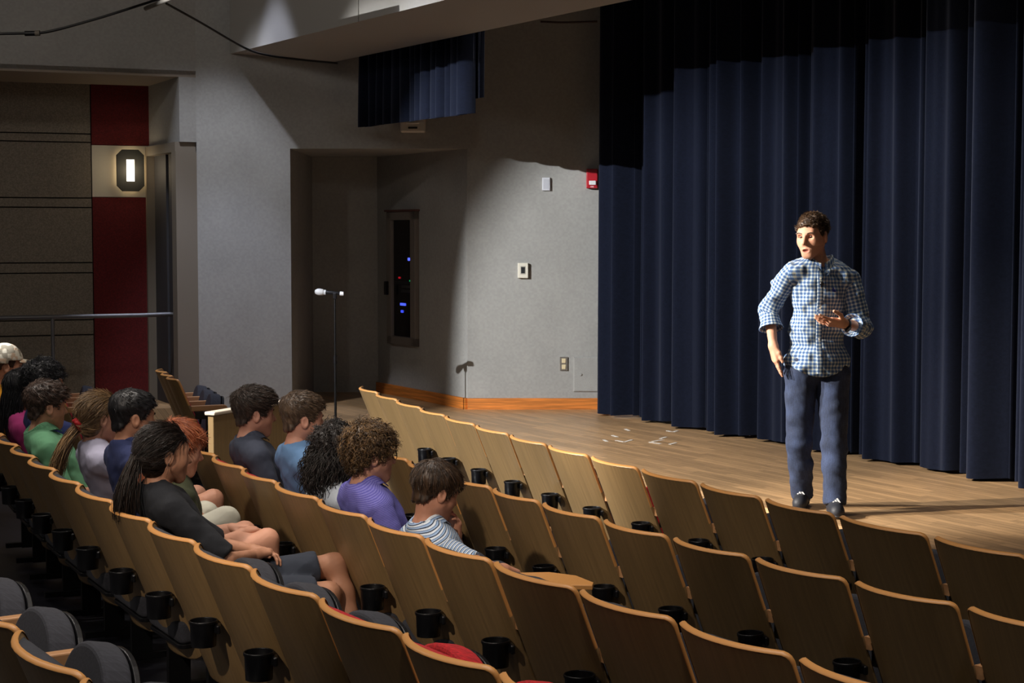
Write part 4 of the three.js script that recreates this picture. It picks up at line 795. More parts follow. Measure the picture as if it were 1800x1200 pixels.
  if (sh.collar) {   // a folded collar standing round the neck
    const col = [], idx = [], uv = [], n = 40, R = 0.066 * s * (sh.collarR || 1), gap = sh.collarGap === undefined ? 0.34 : sh.collarGap, H = 0.036 * s * sh.collar;
    const prof = [[0.002, -0.012], [0.0, H], [0.004, H + 0.004], [0.009, H], [0.018, 0.004], [0.026, -0.010], [0.022, -0.012], [0.008, 0.004], [0.002, -0.012]];
    const m = prof.length;
    for (let i = 0; i <= n; i++) { const a = gap + (Math.PI * 2 - 2 * gap) * i / n, fr = Math.cos(a); prof.forEach(([r, y], k) => { const drop = fr > 0 ? fr * fr * (sh.vee || 0.034) : fr * -0.012; const pnt = fr > 0.75 && k >= 4 && k <= 6 ? (fr - 0.75) * 0.12 : 0; const rad = R + r; const p = nc.clone().addScaledVector(TX, Math.sin(a) * rad * 1.02).addScaledVector(TZ, Math.cos(a) * rad * 1.08 + 0.006).addScaledVector(TY, y - drop + 0.006 - pnt); col.push(p.x, p.y, p.z); uv.push(a * 0.08 * (sh.uv || 1), (y + r) * (sh.uv || 1)); }); }
    for (let i = 0; i < n; i++) for (let k = 0; k < m - 1; k++) { const a = i * m + k, b = a + m; idx.push(a, b, a + 1, b, b + 1, a + 1); }
    const cg = new THREE.BufferGeometry(); cg.setAttribute('position', new THREE.Float32BufferAttribute(col, 3)); cg.setAttribute('uv', new THREE.Float32BufferAttribute(uv, 2)); cg.setIndex(idx); cg.computeVertexNormals(); mesh('collar', cg, sh.collarMat || smat, g);
  }
  const L = o.legs, lg = L.grow || 0.012;
  if (L) {
    const mk = (H, K, A, end) => { const lens = L.long ? 1 : 0; const fs = [limb(H, K, (o.thigh || 0.082) + lg, 0.056 + lg * (L.long ? 1 : 1.5))]; let p, d; if (L.long) { fs.push(limb(K, K.clone().lerp(A, 0.4), 0.055 + lg, 0.053 + lg), limb(K.clone().lerp(A, 0.4), A.clone().lerp(K, -0.10), 0.053 + lg, (L.cuff || 0.048) + lg)); p = A.clone().lerp(K, -0.07); d = A.clone().sub(K).normalize(); } else { p = H.clone().lerp(K, L.end || 0.82); d = K.clone().sub(H).normalize(); } const u = union(fs, 0.03); return (x, y, z) => smax(u(x, y, z) + fold(x, y, z, L.wrinkle || 0.010), (x - p.x) * d.x + (y - p.y) * d.y + (z - p.z) * d.z, 0.006); };
    const a = mk(J.hL, J.kL, J.aL), b = mk(J.hR, J.kR, J.aR), hp = ell(J.pelvis.clone().add(V(0, 0.0, 0)), [(o.hipW || 0.155) * s + lg - 0.006, 0.11 * s + lg, 0.112 * s + lg - 0.004], TX, TY, TZ);
    [lo, hi] = bounds([J.pelvis, J.hL, J.hR, J.kL, J.kR, J.aL, J.aR], 0.17);
    mesh(L.long ? 'trousers' : 'shorts', nets((x, y, z) => smin(smin(a(x, y, z), b(x, y, z), 0.006), hp(x, y, z), o.sit ? 0.06 : 0.03), lo, hi, L.cell || 0.0115), L.mat || std(L.color, 0.9), g);
  }
  for (const [A, K, sx] of [[J.aL, J.kL, 1], [J.aR, J.kR, -1]]) {
    const fd = V(...(o.toe ? [o.toe[0] * sx + (o.toe[2] || 0), 0, o.toe[1]] : [0.15 * sx, 0, 1])).normalize(), base = A.y - 0.075 * s, P = (k, y) => V(A.x + fd.x * k * s, base + y * s, A.z + fd.z * k * s);
    const f = union([cap(P(-0.035, 0.045), P(0.0, 0.07), 0.040 * s, 0.044 * s), cap(P(-0.03, 0.035), P(0.15, 0.03), 0.038 * s, 0.036 * s), cap(P(0.06, 0.05), P(0.13, 0.04), 0.036 * s, 0.036 * s)], 0.03);
    const [a, b] = bounds([P(-0.08, 0), P(0.2, 0.12)], 0.04); const m = mesh('shoe', nets((x, y, z) => smax(f(x, y, z), base - y, 0.008), a, b, 0.008), o.shoeMat || M.blackPlastic, g);
    const sole = nets((x, y, z) => Math.max(f(x, y, z) - 0.004, base - y, y - base - 0.02 * s), a, b, 0.008); mesh('sole', sole, o.soleMat || M.blackPlastic, m);
  }
  return { HM, hs, TX, TY, TZ, nc };
}
function fixSeam(geo, uv, period) {        // copies the vertices of triangles that straddle the seam
  const idx = Array.from(geo.index.array), pos = Array.from(geo.attributes.position.array), nor = Array.from(geo.attributes.normal.array), map = {};
  for (let t = 0; t < idx.length; t += 3) { const u = [0, 1, 2].map(k => uv[idx[t + k] * 2]), mx = Math.max(...u); if (mx - Math.min(...u) > period / 2) for (let k = 0; k < 3; k++) if (u[k] < mx - period / 2) { const v = idx[t + k]; if (map[v] === undefined) { map[v] = pos.length / 3; pos.push(pos[3 * v], pos[3 * v + 1], pos[3 * v + 2]); nor.push(nor[3 * v], nor[3 * v + 1], nor[3 * v + 2]); uv.push(uv[2 * v] + period, uv[2 * v + 1]); } idx[t + k] = map[v]; } }
  geo.setAttribute('position', new THREE.Float32BufferAttribute(pos, 3)); geo.setAttribute('normal', new THREE.Float32BufferAttribute(nor, 3)); geo.setAttribute('uv', new THREE.Float32BufferAttribute(uv, 2)); geo.setIndex(idx);
}
function wrapUV(geo, o, X, Y, Z, R, k) { const p = geo.attributes.position, uv = [], q = V(0, 0, 0); for (let i = 0; i < p.count; i++) { q.fromBufferAttribute(p, i).sub(o); uv.push(Math.atan2(q.dot(X), q.dot(Z)) * R * k, q.dot(Y) * k); } fixSeam(geo, uv, Math.PI * 2 * R * k); }
function wrapLimb(geo, S, E, W, k) {
  const p = geo.attributes.position, uv = [], q = V(0, 0, 0), R = 0.058, d1 = E.clone().sub(S), l1 = d1.length(), d2 = W.clone().sub(E); d1.normalize(); d2.normalize(); const ref = V(0.3, 0.2, 1);
  for (let i = 0; i < p.count; i++) { q.fromBufferAttribute(p, i); const a = q.clone().sub(S).dot(d1), b = q.clone().sub(E).dot(d2), w = Math.max(0, Math.min(1, (a - l1 + 0.03) / 0.06)); const d = d1.clone().lerp(d2, w).normalize(), c = w < 0.5 ? S.clone().addScaledVector(d1, a) : E.clone().addScaledVector(d2, Math.max(0, b)); const A = ref.clone().addScaledVector(d, -ref.dot(d)).normalize(), B = new THREE.Vector3().crossVectors(d, A), r = q.clone().sub(c); uv.push(Math.atan2(r.dot(B), r.dot(A)) * R * k, (a * (1 - w) + (l1 + b) * w) * k); }
  fixSeam(geo, uv, Math.PI * 2 * R * k);
}

// ---------------------------------------------------------------- the speaker on the stage
const cloth = (c, s = 33, k = 60) => std(0xffffff, 0.92, { map: tex(64, 64, (u, v) => mul(c, 0.86 + 0.28 * pn(u, v, 32, 32, s)), k / 10, k / 10) });
{
  const root = V(1.84, STAGE_Y, -10.12), at = (px, py, dz = 0) => atDepth(px, py, 10.12 - dz).sub(root);
  const g = thing('person', 'man in blue checked shirt and jeans standing on the stage gesturing', 'person', root);
  const J = { pelvis: at(1436, 636, -0.03), neck: at(1439, 466, -0.05), head: at(1428, 416, 0.0), sR: at(1389, 480, -0.01), sL: at(1492, 489, -0.04), eR: at(1352, 545, -0.10), wR: at(1359, 605, 0.0), eL: at(1513, 575, -0.02), wL: at(1483, 568, 0.20),
    hR: at(1408, 656, -0.03), kR: at(1405, 778, -0.06), aR: at(1410, 866, -0.19), hL: at(1464, 658, -0.02), kL: at(1466, 782, 0.04), aL: at(1467, 880, 0.13) };
  const P = 4;
  const plaid = tex(256, 256, (u, v) => { const a = (u * P) % 1, b = (v * P) % 1; let c = [66, 98, 148]; const wu = a < 0.36, wv = b < 0.36; if (wu && wv) c = [206, 205, 188]; else if (wu || wv) c = [138, 160, 182]; if ((a > 0.62 && a < 0.74) || (b > 0.62 && b < 0.74)) c = mul(c, 0.74); return mul(c, 0.92 + 0.16 * pn(u, v, 128, 128, 61)); });
  const shirtMat = std(0xffffff, 0.88, { map: plaid });
  const jeans = std(0xffffff, 0.9, { map: tex(256, 256, (u, v) => { const n = pn(u, v, 128, 20, 62) * 0.25 + pn(u, v, 8, 6, 63) * 0.45 + pn(u, v, 128, 128, 64) * 0.25; return mul([46, 57, 83], 0.62 + 0.75 * n); }) });
  const o = { J, root: g, size: 1.03, thinArm: 0.036, hipW: 0.168, waist: 0.152, thigh: 0.084, skin: 0xd39a7c, lip: 0xb86a5c, head: [-0.62, 0.10, 0.03, headField({ mouth: 1.3, jaw: 1.15, nose: 1.15 })], headScale: 1.03, headCell: 0.0034, bodyCell: 0.011, handCell: 0.0032, stubble: 0x8a6a58,
    hair: { kind: 'short', color: 0x3a2a1e, color2: 0x6e5238, thick: 0.004, top: 0.013, taper: 1, bang: 0.004, n: 3600, len: 0.024, lift: 0.32, r: 0.0013, sweep: [0.5, 0.9, -0.35], crown: [0.0, 0.11, -0.05], cell: 0.0036 },
    shirt: { mat: shirtMat, uv: 11.5, sleeve: 1.42, collar: 1.0, hem: 0.085, curve: 0.055, tail: [0.190, 0.138], grow: 0.012, loose: 0.004, wrinkle: 0.026, cell: 0.008, collarGap: 0.15, vee: 0.052 },
    legs: { mat: jeans, long: 1, grow: 0.015, wrinkle: 0.012, cuff: 0.050, cell: 0.009 }, toe: [0.10, 1, -0.18], shoeMat: std(0x1d1f27, 0.6), soleMat: std(0x2b2c30, 0.6),
    handR: { dir: [0.16, -1, 0.10], nrm: [1, 0.1, -0.15], curl: [0.10, 0.16, 0.26, 0.36], spread: 0.8, thumb: 0.45 }, handL: { dir: [-0.93, 0.10, 0.34], nrm: [0.1, 0.75, -0.5], side: -1, curl: [0.16, 0.2, 0.22, 0.26], spread: 1.3, thumb: 1.25 } };
  const R = makePerson(o);
  worldUV(g.children.find(m => m.name === 'trousers').geometry, 2.5, 2.5, V(1, 0, 0.4), V(0, 1, 0));
  { const tg = rbox(0.030, 0.010, 0.012, 0.004, 0, -0.0675, 0.083), tm = mesh('teeth', tg, std(0xd8d0c0, 0.4), g); tm.applyMatrix4(R.HM); }
  // placket with buttons, turned-back cuffs, emblem, wristwatch, lapel microphone
  const T = union([...torsoParts(J, o, 0.014), ell(J.pelvis.clone().add(V(0, -0.055, 0)), [0.190, 0.15, 0.138])], 0.05), front = (k, off, x) => { const b = J.pelvis.clone().lerp(J.neck, k).addScaledVector(R.TX, x); let t = 0.02; for (let i = 0; i < 60; i++) { const p = b.clone().addScaledVector(R.TZ, t); const d = T(p.x, p.y, p.z); if (d > 0) break; t += Math.max(0.0015, -d * 0.7); } return b.addScaledVector(R.TZ, t + off); };
  const cx = -0.022, line = []; for (let k = -0.11; k <= 0.99; k += 0.05) line.push(front(k, k < 0.2 ? 0.012 : 0.004, cx));
  const pk = []; const pidx = [], puv = []; line.forEach((p, i) => { for (const [x, z] of [[-0.017, -0.004], [-0.016, 0.003], [0.016, 0.003], [0.017, -0.004]]) { const q = p.clone().addScaledVector(R.TX, x).addScaledVector(R.TZ, z); pk.push(q.x, q.y, q.z); puv.push(x * 11.5 + 0.02, i * 0.03 * 11.5); } });
  for (let i = 0; i < line.length - 1; i++) for (let k = 0; k < 3; k++) { const a = i * 4 + k; pidx.push(a, a + 1, a + 4, a + 4, a + 1, a + 5); }
  const pg = new THREE.BufferGeometry(); pg.setAttribute('position', new THREE.Float32BufferAttribute(pk, 3)); pg.setAttribute('uv', new THREE.Float32BufferAttribute(puv, 2)); pg.setIndex(pidx); pg.computeVertexNormals(); const placket = mesh('placket', pg, shirtMat, g);
  for (const k of [0.08, 0.24, 0.40, 0.56, 0.86]) { const p = front(k, k < 0.2 ? 0.017 : 0.009, cx), b = cyl(0.006, 0.006, 0.003, 0, 0, 0, 12); b.rotateX(Math.PI / 2); b.translate(p.x, p.y, p.z); mesh('button', b, std(0xe6e2d6, 0.4), placket); }
  for (const [E, W, flare] of [[J.eR, J.wR, 0.016], [J.eL, J.wL, 0.012]]) {
    const d = W.clone().sub(E).normalize(), c = E.clone().lerp(W, 0.40), X = V(0, 0, 1).addScaledVector(d, -d.z).normalize(), Y = new THREE.Vector3().crossVectors(d, X), pos = [], idx = [], uv = [], n = 28;
    const prof = [[0.053, -0.055], [0.056 + flare * 0.4, 0.0], [0.058 + flare, 0.030], [0.052 + flare, 0.033], [0.046, -0.02], [0.053, -0.055]];
    for (let i = 0; i <= n; i++) { const a = i / n * 6.2832; prof.forEach(([r, h], k) => { const lop = flare > 0.02 ? 1 + 0.30 * Math.max(0, Math.cos(a - 3.14 - 1.57)) * (k > 1 && k < 4 ? 1 : 0.3) : 1; const p = c.clone().addScaledVector(X, Math.cos(a) * r * lop).addScaledVector(Y, Math.sin(a) * r * lop).addScaledVector(d, h); pos.push(p.x, p.y, p.z); uv.push(a * 0.058 * 11.5, h * 11.5); }); }
    for (let i = 0; i < n; i++) for (let k = 0; k < 5; k++) { const a = i * 6 + k, b = a + 6; idx.push(a, b, a + 1, b, b + 1, a + 1); }
    const cg = new THREE.BufferGeometry(); cg.setAttribute('position', new THREE.Float32BufferAttribute(pos, 3)); cg.setAttribute('uv', new THREE.Float32BufferAttribute(uv, 2)); cg.setIndex(idx); cg.computeVertexNormals(); mesh('cuff', cg, shirtMat, g);
  }
  { const p = front(0.74, 0.004, 0.062), e = join([box(0.010, 0.016, 0.004, 0, 0, 0), box(0.018, 0.008, 0.004, 0.0, -0.004, 0), box(0.005, 0.012, 0.004, -0.004, 0.012, 0)]); e.translate(p.x, p.y, p.z); mesh('emblem', e, std(0x1b2fb8, 0.7), g); }
  { const d = J.wL.clone().sub(J.eL).normalize(), c = J.eL.clone().lerp(J.wL, 0.90), w = new THREE.Group(); w.name = 'wristwatch'; w.position.copy(c); w.quaternion.setFromUnitVectors(V(0, 1, 0), d); g.add(w); mesh('strap', lathe([[0.030, -0.011], [0.034, -0.011], [0.0345, 0.011], [0.030, 0.011], [0.030, -0.011]], 26), M.blackPlastic, w); const cs = cyl(0.021, 0.021, 0.012, 0, 0, 0, 22); cs.rotateX(Math.PI / 2); cs.rotateY(0.3); const cm = mesh('watch_case', cs, M.blackSteel, w); cm.position.copy(V(0, -1, 0.5).projectOnPlane(V(0, 1, 0)).normalize().multiplyScalar(0.036)); cm.position.z = 0.036; }
  for (const [A, sx, ok] of [[J.aL, 1, 1], [J.aR, -1, 1]]) { const e = join([0, 1, 2].map(i => { const b = box(0.009, 0.012 + i * 0.010, 0.004); b.rotateZ(0.5); b.translate(-0.014 + i * 0.014, i * 0.005, 0); return b; })); e.rotateX(-0.6); const fz = 0.088, fx = (0.10 * sx - 0.18) * 0.09; e.translate(A.x + fx, A.y + 0.006, A.z + fz); mesh('shoe_emblem', e, std(0xe4e4e4, 0.5), g); }
  const lp = front(0.80, 0.016, cx + 0.004).add(root), lm = thing('lapel_microphone', 'small black clip microphone on the checked shirt front', 'microphone', lp);
  mesh('windscreen', (() => { const s = new THREE.SphereGeometry(0.013, 16, 12); s.translate(0, 0.006, 0); return s; })(), M.blackPlastic, lm); mesh('clip', rbox(0.011, 0.018, 0.012, 0.003, 0, -0.008, -0.006), M.blackPlastic, lm);
}

// ---------------------------------------------------------------- the audience
function sitter(row, k, label, o) {
  const s = SEATS[row][k], root = s.p.clone(); root.y = s.y;
  const g = thing('person', label, 'person', root, s.turn);
  const L = (px, py, lat = 0) => {           // pixel -> local point in the upright plane lat metres to the sitter's left
    const r = rayDir(px, py), A = root.clone().addScaledVector(s.left, lat); const n = s.left, o0 = V(0, EYE, 0), t = A.clone().sub(o0).dot(n) / r.dot(n), p = o0.addScaledVector(r, t).sub(root); return V(p.dot(s.left), p.y, p.dot(s.fwd));
  };
  const z = o.size || 0.95, head = L(o.at[0], o.at[1], o.at[2] || 0), hp = o.head[1] || 0;
  const neck = head.clone().add(V(0, -0.150, -0.035 - 0.03 * hp)), w = (o.wide || 0.170) * z / 0.95;
  const sh = neck.clone().add(V(0, -0.055, 0.01)), twist = o.twist || 0;
  const pel = V(0, 0.52, Math.max(0.40, Math.min(0.50, neck.z + 0.18)));
  const J = { head, neck, pelvis: pel, sL: sh.clone().add(V(w, 0, -twist)), sR: sh.clone().add(V(-w, 0, twist)) };
  J.eL = sh.clone().add(V(w + 0.05, -0.25 * z, 0.08)); J.eR = sh.clone().add(V(-w - 0.05, -0.25 * z, 0.08));
  J.wL = V(0.08, 0.64, J.eL.z + 0.22); J.wR = V(-0.08, 0.64, J.eR.z + 0.22);
  J.hL = pel.clone().add(V(0.09, -0.02, 0.02)); J.hR = pel.clone().add(V(-0.09, -0.02, 0.02));
  J.kL = V(0.12, 0.52, pel.z + 0.41 * z); J.kR = V(-0.12, 0.52, pel.z + 0.41 * z); J.aL = V(0.12, 0.085, pel.z + 0.46); J.aR = V(-0.12, 0.085, pel.z + 0.46);
  if (o.pose) o.pose(J, L);
  const R = makePerson({ ...o, J, root: g, size: z, sit: true });
  return { g, R, J, L };
}
const brown = 0x2a1d14;
const mats = { };
// third row from the stage
sitter(2, 1, 'boy with tousled dark hair in a slate grey polo shirt', { at: [446, 729], head: [0.05, 0.03, 0], skin: 0xb98570, hair: { kind: 'short', color: 0x1d1714, color2: 0x5a4a40, thick: 0.010, top: 0.026, taper: 1, bang: 0.008, n: 2200, len: 0.036, lift: 0.42, r: 0.0019, sweep: [0, 0.1, 0.5], wob: 0.002 }, shirt: { mat: cloth([58, 64, 80]), sleeve: 0.85, collar: 1, wrinkle: 0.014 }, legs: { color: 0x2a2c33, long: 1 } });
sitter(2, 2, 'boy with short light brown hair in a plain blue shirt', { at: [531, 739], head: [0.0, 0.05, 0], skin: 0xb98570, hair: { kind: 'short', color: 0x33261c, color2: 0x7a6450, thick: 0.008, top: 0.022, taper: 1, bang: 0.006, n: 2400, len: 0.026, lift: 0.4, sweep: [0, 0.1, 0.6] }, shirt: { mat: cloth([92, 128, 170]), sleeve: 0.85, collar: 0.6, collarGap: 0.1, wrinkle: 0.013 }, legs: { color: 0x2a2c33, long: 1 } });
sitter(2, 3, 'person with dark shoulder-length curls in a white T-shirt', { at: [590, 798], head: [0.35, 0.0, 0], skin: 0xa8765c, fem: 1, wide: 0.155, hair: { kind: 'long', color: 0x120f0e, color2: 0x3c332e, thick: 0.016, top: 0.014, curl: 0.006, turns: 2.2, n: 1700, len: 0.05, lift: 0.5, r: 0.0024, wob: 0.003, fall: [{ n: 520, a0: -2.0, a1: 2.0, y0: -0.05, y1: 0.07, len: 0.19, out: 0.75, curl: 0.009, turns: 2.6, r: 0.0032, spread: 0.35, wob: 0.003 }] }, shirt: { mat: cloth([172, 180, 190]), sleeve: 0.7, wrinkle: 0.012 }, legs: { color: 0x3a4258, long: 1 } });
const PC = sitter(2, 4, 'person with curly brown hair and glasses in a purple striped shirt', { at: [650, 802], head: [0.0, 0.02, 0], skin: 0xbf8b72, hair: { kind: 'short', color: 0x2c1f14, color2: 0x9a7850, thick: 0.013, top: 0.016, big: 0.004, curl: 0.007, turns: 2.4, n: 2400, len: 0.05, lift: 0.6, r: 0.0024, wob: 0.003, ragged: 0.012, cell: 0.0046 },
  shirt: { mat: std(0xffffff, 0.9, { map: tex(64, 256, (u, v) => mul((v * 16 % 1) < 0.5 ? [92, 88, 172] : [122, 119, 192], 0.92 + 0.16 * pn(u, v, 32, 128, 71))) }), uv: 9, sleeve: 0.9, collar: 1, wrinkle: 0.014 }, legs: { color: 0x2c2f3a, long: 1 } });
{ const gl = new THREE.Group(); gl.name = 'glasses'; gl.applyMatrix4(PC.R.HM); PC.g.add(gl); for (const s of [-1, 1]) { const t = new THREE.TorusGeometry(0.022, 0.0015, 6, 24); t.scale(1.1, 0.85, 1); t.translate(s * 0.032, 0.004, 0.108); mesh('lens_rim', t, M.blackSteel, gl); mesh('temple', tube([V(s * 0.056, 0.008, 0.106), V(s * 0.082, 0.010, 0.02), V(s * 0.082, 0.0, -0.02)], 0.0015, 10, 6), M.blackSteel, gl); } mesh('bridge', tube([V(-0.01, 0.008, 0.112), V(0, 0.012, 0.116), V(0.01, 0.008, 0.112)], 0.0015, 6, 6), M.blackSteel, gl); }
sitter(2, 5, 'young boy in a blue and white striped shirt resting his chin on his hand', { at: [764, 866], size: 0.86, wide: 0.15, headScale: 0.95, head: [0.12, 0.28, 0.03], skin: 0xb98268, hair: { kind: 'short', color: 0x20160f, color2: 0x5e4632, thick: 0.017, top: 0.010, taper: 1, bang: 0.006, n: 2800, len: 0.042, lift: 0.10, hug: 0.3, grav: 0.25, r: 0.0019, crown: [0.01, 0.115, -0.045] },
  shirt: { mat: std(0xffffff, 0.9, { map: tex(64, 256, (u, v) => { const q = v * 8 % 1; return mul(q < 0.16 ? [34, 40, 58] : q < 0.5 ? [150, 174, 206] : q < 0.62 ? [84, 110, 150] : [206, 214, 222], 0.94 + 0.12 * pn(u, v, 32, 128, 72)); }) }), uv: 9, sleeve: 0.95, collar: 1, wrinkle: 0.014 }, legs: { color: 0x2c2f3a, long: 1 },
  pose: (J, L) => { J.eR = L(836, 990, -0.26); J.wR = L(882, 1000, -0.20); J.wL = J.head.clone().add(V(0.05, -0.205, 0.125)); J.eL = J.wL.clone().add(V(0.12, -0.17, 0.10)); }, handL: { dir: [-0.25, 1, -0.12], nrm: [-0.2, 0.15, -1], curl: 0.55, thumb: 0.7 } });
// fourth row from the stage
sitter(3, 7, 'girl with a long dark ponytail in a black T-shirt, hands clasped on her lap', { at: [289, 800], size: 0.93, wide: 0.160, fem: 1, head: [0.10, 0.06, 0], skin: 0xb07e62, hair: { kind: 'short', pony: [0, 0.0, -0.125], color: 0x120c09, color2: 0x33241a, thick: 0.008, top: 0.006, n: 2600, len: 0.075, lift: 0.05, hug: 0.12, grav: 0, r: 0.0012, cell: 0.004, fall: [{ n: 620, at: [0, -0.005, -0.122], w: 0.020, a0: -0.5, a1: 0.5, y0: 0, y1: 0, len: 0.27, dir: [0, -1, -0.06], out: 0.45, spread: 0.16, curl: 0.003, turns: 1.2, r: 0.0026, segs: 12 }] },
  shirt: { mat: cloth([26, 28, 34]), sleeve: 0.95, wrinkle: 0.014, loose: 0.008 }, legs: { mat: cloth([44, 50, 62]), end: 0.86, grow: 0.016, wrinkle: 0.012 },
  pose: (J, L) => { J.kL = L(588, 992, -0.03); J.hL.x = 0.06; J.aL = V(-0.16, 0.22, J.kL.z + 0.06); J.kR = L(578, 1043, -0.13); J.aR = V(-0.13, 0.085, J.kR.z + 0.04); J.eR = L(398, 984, -0.24); J.wR = L(446, 975, -0.06); J.eL = L(385, 955, 0.22); J.wL = L(442, 966, 0.05); },
  handR: { dir: [0.55, 0.02, 0.9], nrm: [0.2, -1, 0.1], curl: 0.5, thumb: 0.5, s: 0.95 }, handL: { dir: [-0.6, -0.05, 0.8], nrm: [-0.2, -1, 0], curl: 0.55, thumb: 0.5, s: 0.95 } });
sitter(3, 6, 'girl with loose coppery hair in olive shorts leaning forward', { at: [313, 791], size: 0.92, wide: 0.155, fem: 1, head: [0.0, 0.18, 0], skin: 0xd0977c, hair: { kind: 'long', color: 0x8a4428, color2: 0xd68a62, thick: 0.012, top: 0.010, n: 2000, len: 0.06, lift: 0.2, grav: 0.3, r: 0.0016, wob: 0.002, fall: [{ n: 420, a0: -1.2, a1: 1.2, y0: -0.06, y1: 0.05, len: 0.24, out: 0.55, curl: 0.006, turns: 2.2, r: 0.0026, spread: 0.3 }] },
  shirt: { mat: cloth([62, 66, 44]), sleeve: 0.8, wrinkle: 0.012 }, legs: { mat: cloth([70, 72, 48]), end: 0.55, grow: 0.016 }, pose: (J, L) => { J.kR = L(470, 948, -0.12); J.kL = L(430, 935, 0.10); J.aR = V(-0.12, 0.085, J.kR.z + 0.05); J.aL = V(0.12, 0.085, J.kL.z + 0.05); } });
sitter(3, 5, 'man with short black hair in a navy polo shirt and pale trousers', { at: [232, 736], size: 1.0, wide: 0.19, headScale: 1.03, head: [0.12, 0.06, 0], skin: 0xb07c60, lip: 0x94564a, hair: { kind: 'short', color: 0x0d0c0d, color2: 0x2c2c30, thick: 0.008, top: 0.015, taper: 1, bang: 0.008, n: 2600, len: 0.026, lift: 0.15, sweep: [0, 0.1, 0.5] }, shirt: { mat: cloth([36, 46, 88]), sleeve: 0.9, collar: 1, wrinkle: 0.014 }, legs: { mat: cloth([196, 194, 178]), long: 1 }, pose: (J, L) => { J.kR = L(397, 915, -0.13); J.kL = L(360, 905, 0.12); J.aR = V(-0.13, 0.085, J.kR.z + 0.04); J.aL = V(0.13, 0.085, J.kL.z + 0.04); } });
const BL = sitter(3, 4, 'girl with a blonde ponytail and red scrunchie in a white blouse', { at: [176, 736], size: 0.92, wide: 0.155, fem: 1, head: [0.15, 0.10, 0], skin: 0xc48f76, hair: { kind: 'short', pony: [0, -0.03, -0.105], color: 0x4e3a26, color2: 0xb89468, thick: 0.009, top: 0.008, n: 2200, len: 0.075, lift: 0.05, grav: 0.05, r: 0.0013, cell: 0.0045, fall: [{ n: 420, at: [0, -0.04, -0.115], w: 0.018, a0: -0.5, a1: 0.5, y0: 0, y1: 0, len: 0.28, dir: [0, -1, -0.25], out: 0.5, spread: 0.14, curl: 0.004, turns: 1.6, r: 0.0026, segs: 11 }] },
  shirt: { mat: cloth([186, 184, 208]), sleeve: 1.8, wrinkle: 0.014 }, legs: { mat: cloth([150, 120, 100]), end: 0.4 }, pose: (J, L) => { J.kR = L(375, 877, -0.11); J.kL = L(345, 870, 0.11); J.aR = V(-0.12, 0.085, J.kR.z + 0.05); J.aL = V(0.12, 0.085, J.kL.z + 0.05); J.wR = L(346, 884, -0.16); J.eR = J.sR.clone().lerp(J.wR, 0.5).add(V(-0.08, -0.06, 0)); } });
{ const g = new THREE.Group(); g.name = 'scrunchie'; g.userData.label = 'red hair scrunchie'; g.position.copy(V(0, -0.035, -0.118).applyMatrix4(BL.R.HM)); BL.g.add(g); const t = new THREE.TorusGeometry(0.026, 0.013, 10, 28); const p = t.attributes.position; for (let i = 0; i < p.count; i++) { const n = 1 + 0.3 * (noise(p.getX(i) * 120, p.getY(i) * 120, p.getZ(i) * 120) - 0.5); p.setXYZ(i, p.getX(i) * n, p.getY(i) * n, p.getZ(i) * n * 1.2); } t.computeVertexNormals(); t.rotateX(-0.5); mesh('band', t, std(0xb01c22, 0.6), g); }
sitter(3, 3, 'boy with wavy brown fringe in a green polo shirt', { at: [80, 717], head: [0.25, 0.02, 0], skin: 0xb58468, hair: { kind: 'short', color: 0x241a15, color2: 0x6a5448, thick: 0.010, top: 0.022, taper: 1, bang: 0.014, n: 2200, len: 0.036, lift: 0.3, sweep: [0, 0.0, 0.7], r: 0.0020, curl: 0.002, turns: 1.5 }, shirt: { mat: cloth([100, 156, 118]), sleeve: 0.9, collar: 1.2, collarR: 1.08, wrinkle: 0.016 }, legs: { color: 0x2c2f3a, long: 1 } });
sitter(3, 2, 'person with thick black curls in a navy T-shirt beside the boy in green', { at: [78, 678], head: [0.05, 0.0, 0], skin: 0x9c6a50, hair: { kind: 'short', color: 0x0b0b0e, color2: 0x23242c, thick: 0.016, top: 0.014, big: 0.006, curl: 0.006, turns: 2, n: 1500, len: 0.045, lift: 0.6, r: 0.0024, ragged: 0.01, cell: 0.0055 }, shirt: { mat: cloth([30, 42, 92]), sleeve: 0.95, wrinkle: 0.014 }, legs: { color: 0x22242a, long: 1 }, pose: (J, L) => { J.eR = L(126, 762, -0.24); J.wR = L(158, 738, -0.12); } });
sitter(3, 1, 'person with long straight black hair in a magenta shirt', { at: [42, 689], head: [0.0, 0.05, 0], fem: 1, wide: 0.16, skin: 0xa87860, hair: { kind: 'long', color: 0x0b0b0e, color2: 0x1e1e24, thick: 0.014, top: 0.012, n: 1300, len: 0.06, lift: 0.1, grav: 0.4, cell: 0.0055, fall: [{ n: 420, a0: -1.5, a1: 1.5, y0: -0.08, y1: 0.06, len: 0.20, out: 0.3, spread: 0.06, r: 0.0032 }] }, shirt: { mat: cloth([148, 38, 100]), sleeve: 0.9, wrinkle: 0.014 }, legs: { color: 0x22242a, long: 1 } });
const CP = sitter(3, 0, 'person in a yellow T-shirt and pale patterned cap', { at: [10, 645], head: [0.1, 0.05, 0], skin: 0xb48064, hair: { kind: 'short', color: 0x2c2018, color2: 0x4a382c, thick: 0.006, top: 0.0, taper: 1, n: 300, len: 0.02, cell: 0.006 }, shirt: { mat: cloth([206, 140, 22]), sleeve: 0.9, wrinkle: 0.014 }, legs: { color: 0x22242a, long: 1 } });
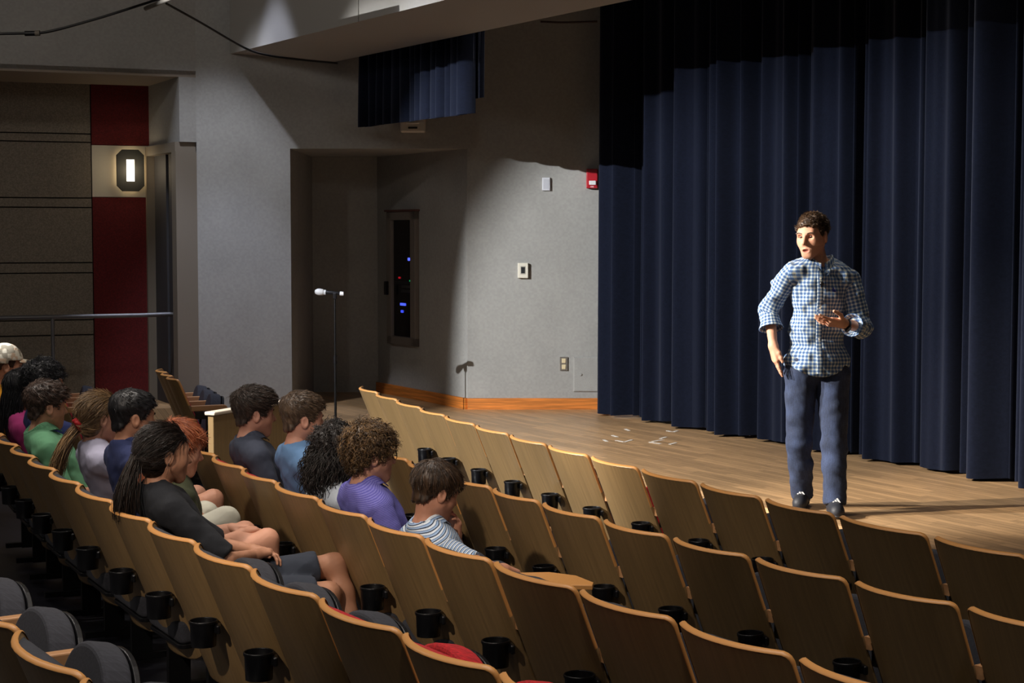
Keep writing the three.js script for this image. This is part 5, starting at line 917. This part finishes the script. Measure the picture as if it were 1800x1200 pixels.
{
  const g = new THREE.Group(); g.name = 'baseball_cap'; g.userData.label = 'pale camouflage cap'; g.applyMatrix4(CP.R.HM); CP.g.add(g);
  const camo = (q) => { const n = noise(q.x * 38, q.y * 38, q.z * 38), m = noise(q.x * 60 + 9, q.y * 60, q.z * 60); return n > 0.58 ? C(0x8c8576) : m > 0.6 ? C(0xb9a088) : C(0xc6c0b0); };
  const cm = std(0xffffff, 0.9, { vertexColors: true });
  const crownF = ell(V(0, 0.045, -0.010), [0.093, 0.105, 0.112]); mesh('crown', tint(nets((x, y, z) => smax(Math.abs(crownF(x, y, z)) - 0.004, 0.045 - y + (z < 0 ? -0.02 : 0.0), 0.005), V(-0.13, -0.02, -0.15), V(0.13, 0.18, 0.15), 0.005), camo), cm, g);
  const br = ell(V(0, 0.050, 0.10), [0.075, 0.2, 0.10]); mesh('brim', tint(nets((x, y, z) => { const yb = 0.052 - x * x * 3.2 - Math.max(0, z - 0.09) * 0.16; return smax(smax(br(x, y, z), Math.abs(y - yb) - 0.0045, 0.003), 0.07 - z, 0.005); }, V(-0.1, -0.02, 0.05), V(0.1, 0.09, 0.22), 0.004), camo), cm, g);
}
// folding writing tablet raised beside the third row
{
  const s = SEATS[2][6], root = s.p.clone(); root.y = s.y;
  const t = thing('writing_tablet', 'folding wooden writing tablet opened out beside the third row', 'tablet desk', root, s.turn);
  const r = (px, py, y) => { const p = onLevel(px, py, y + s.y).sub(root); return [p.dot(s.left), p.dot(s.fwd)]; };
  const yT = 0.685, pts = [[915, 1006], [965, 1005], [1012, 1011], [1042, 1023], [1040, 1028], [985, 1027], [930, 1016]].map(([a, b]) => r(a, b, yT));
  const sh = new THREE.Shape(pts.map(p => new THREE.Vector2(p[0], -p[1]))), g = new THREE.ExtrudeGeometry(sh, { depth: 0.014, bevelEnabled: true, bevelThickness: 0.003, bevelSize: 0.003, bevelSegments: 2 }); g.rotateX(-Math.PI / 2); g.translate(0, yT - 0.017, 0);
  mesh('tablet_top', g, M.edgewood, t); const c = pts[0]; mesh('arm', tube([V(pts[5][0], yT - 0.02, pts[5][1]), V((pts[5][0] + s.w * -0.5) / 2, yT - 0.05, pts[5][1] - 0.05), V(-s.w * 0.5, 0.55, 0.42)], 0.012, 12, 8), M.blackSteel, t);
}
renderer.render(scene, camera);
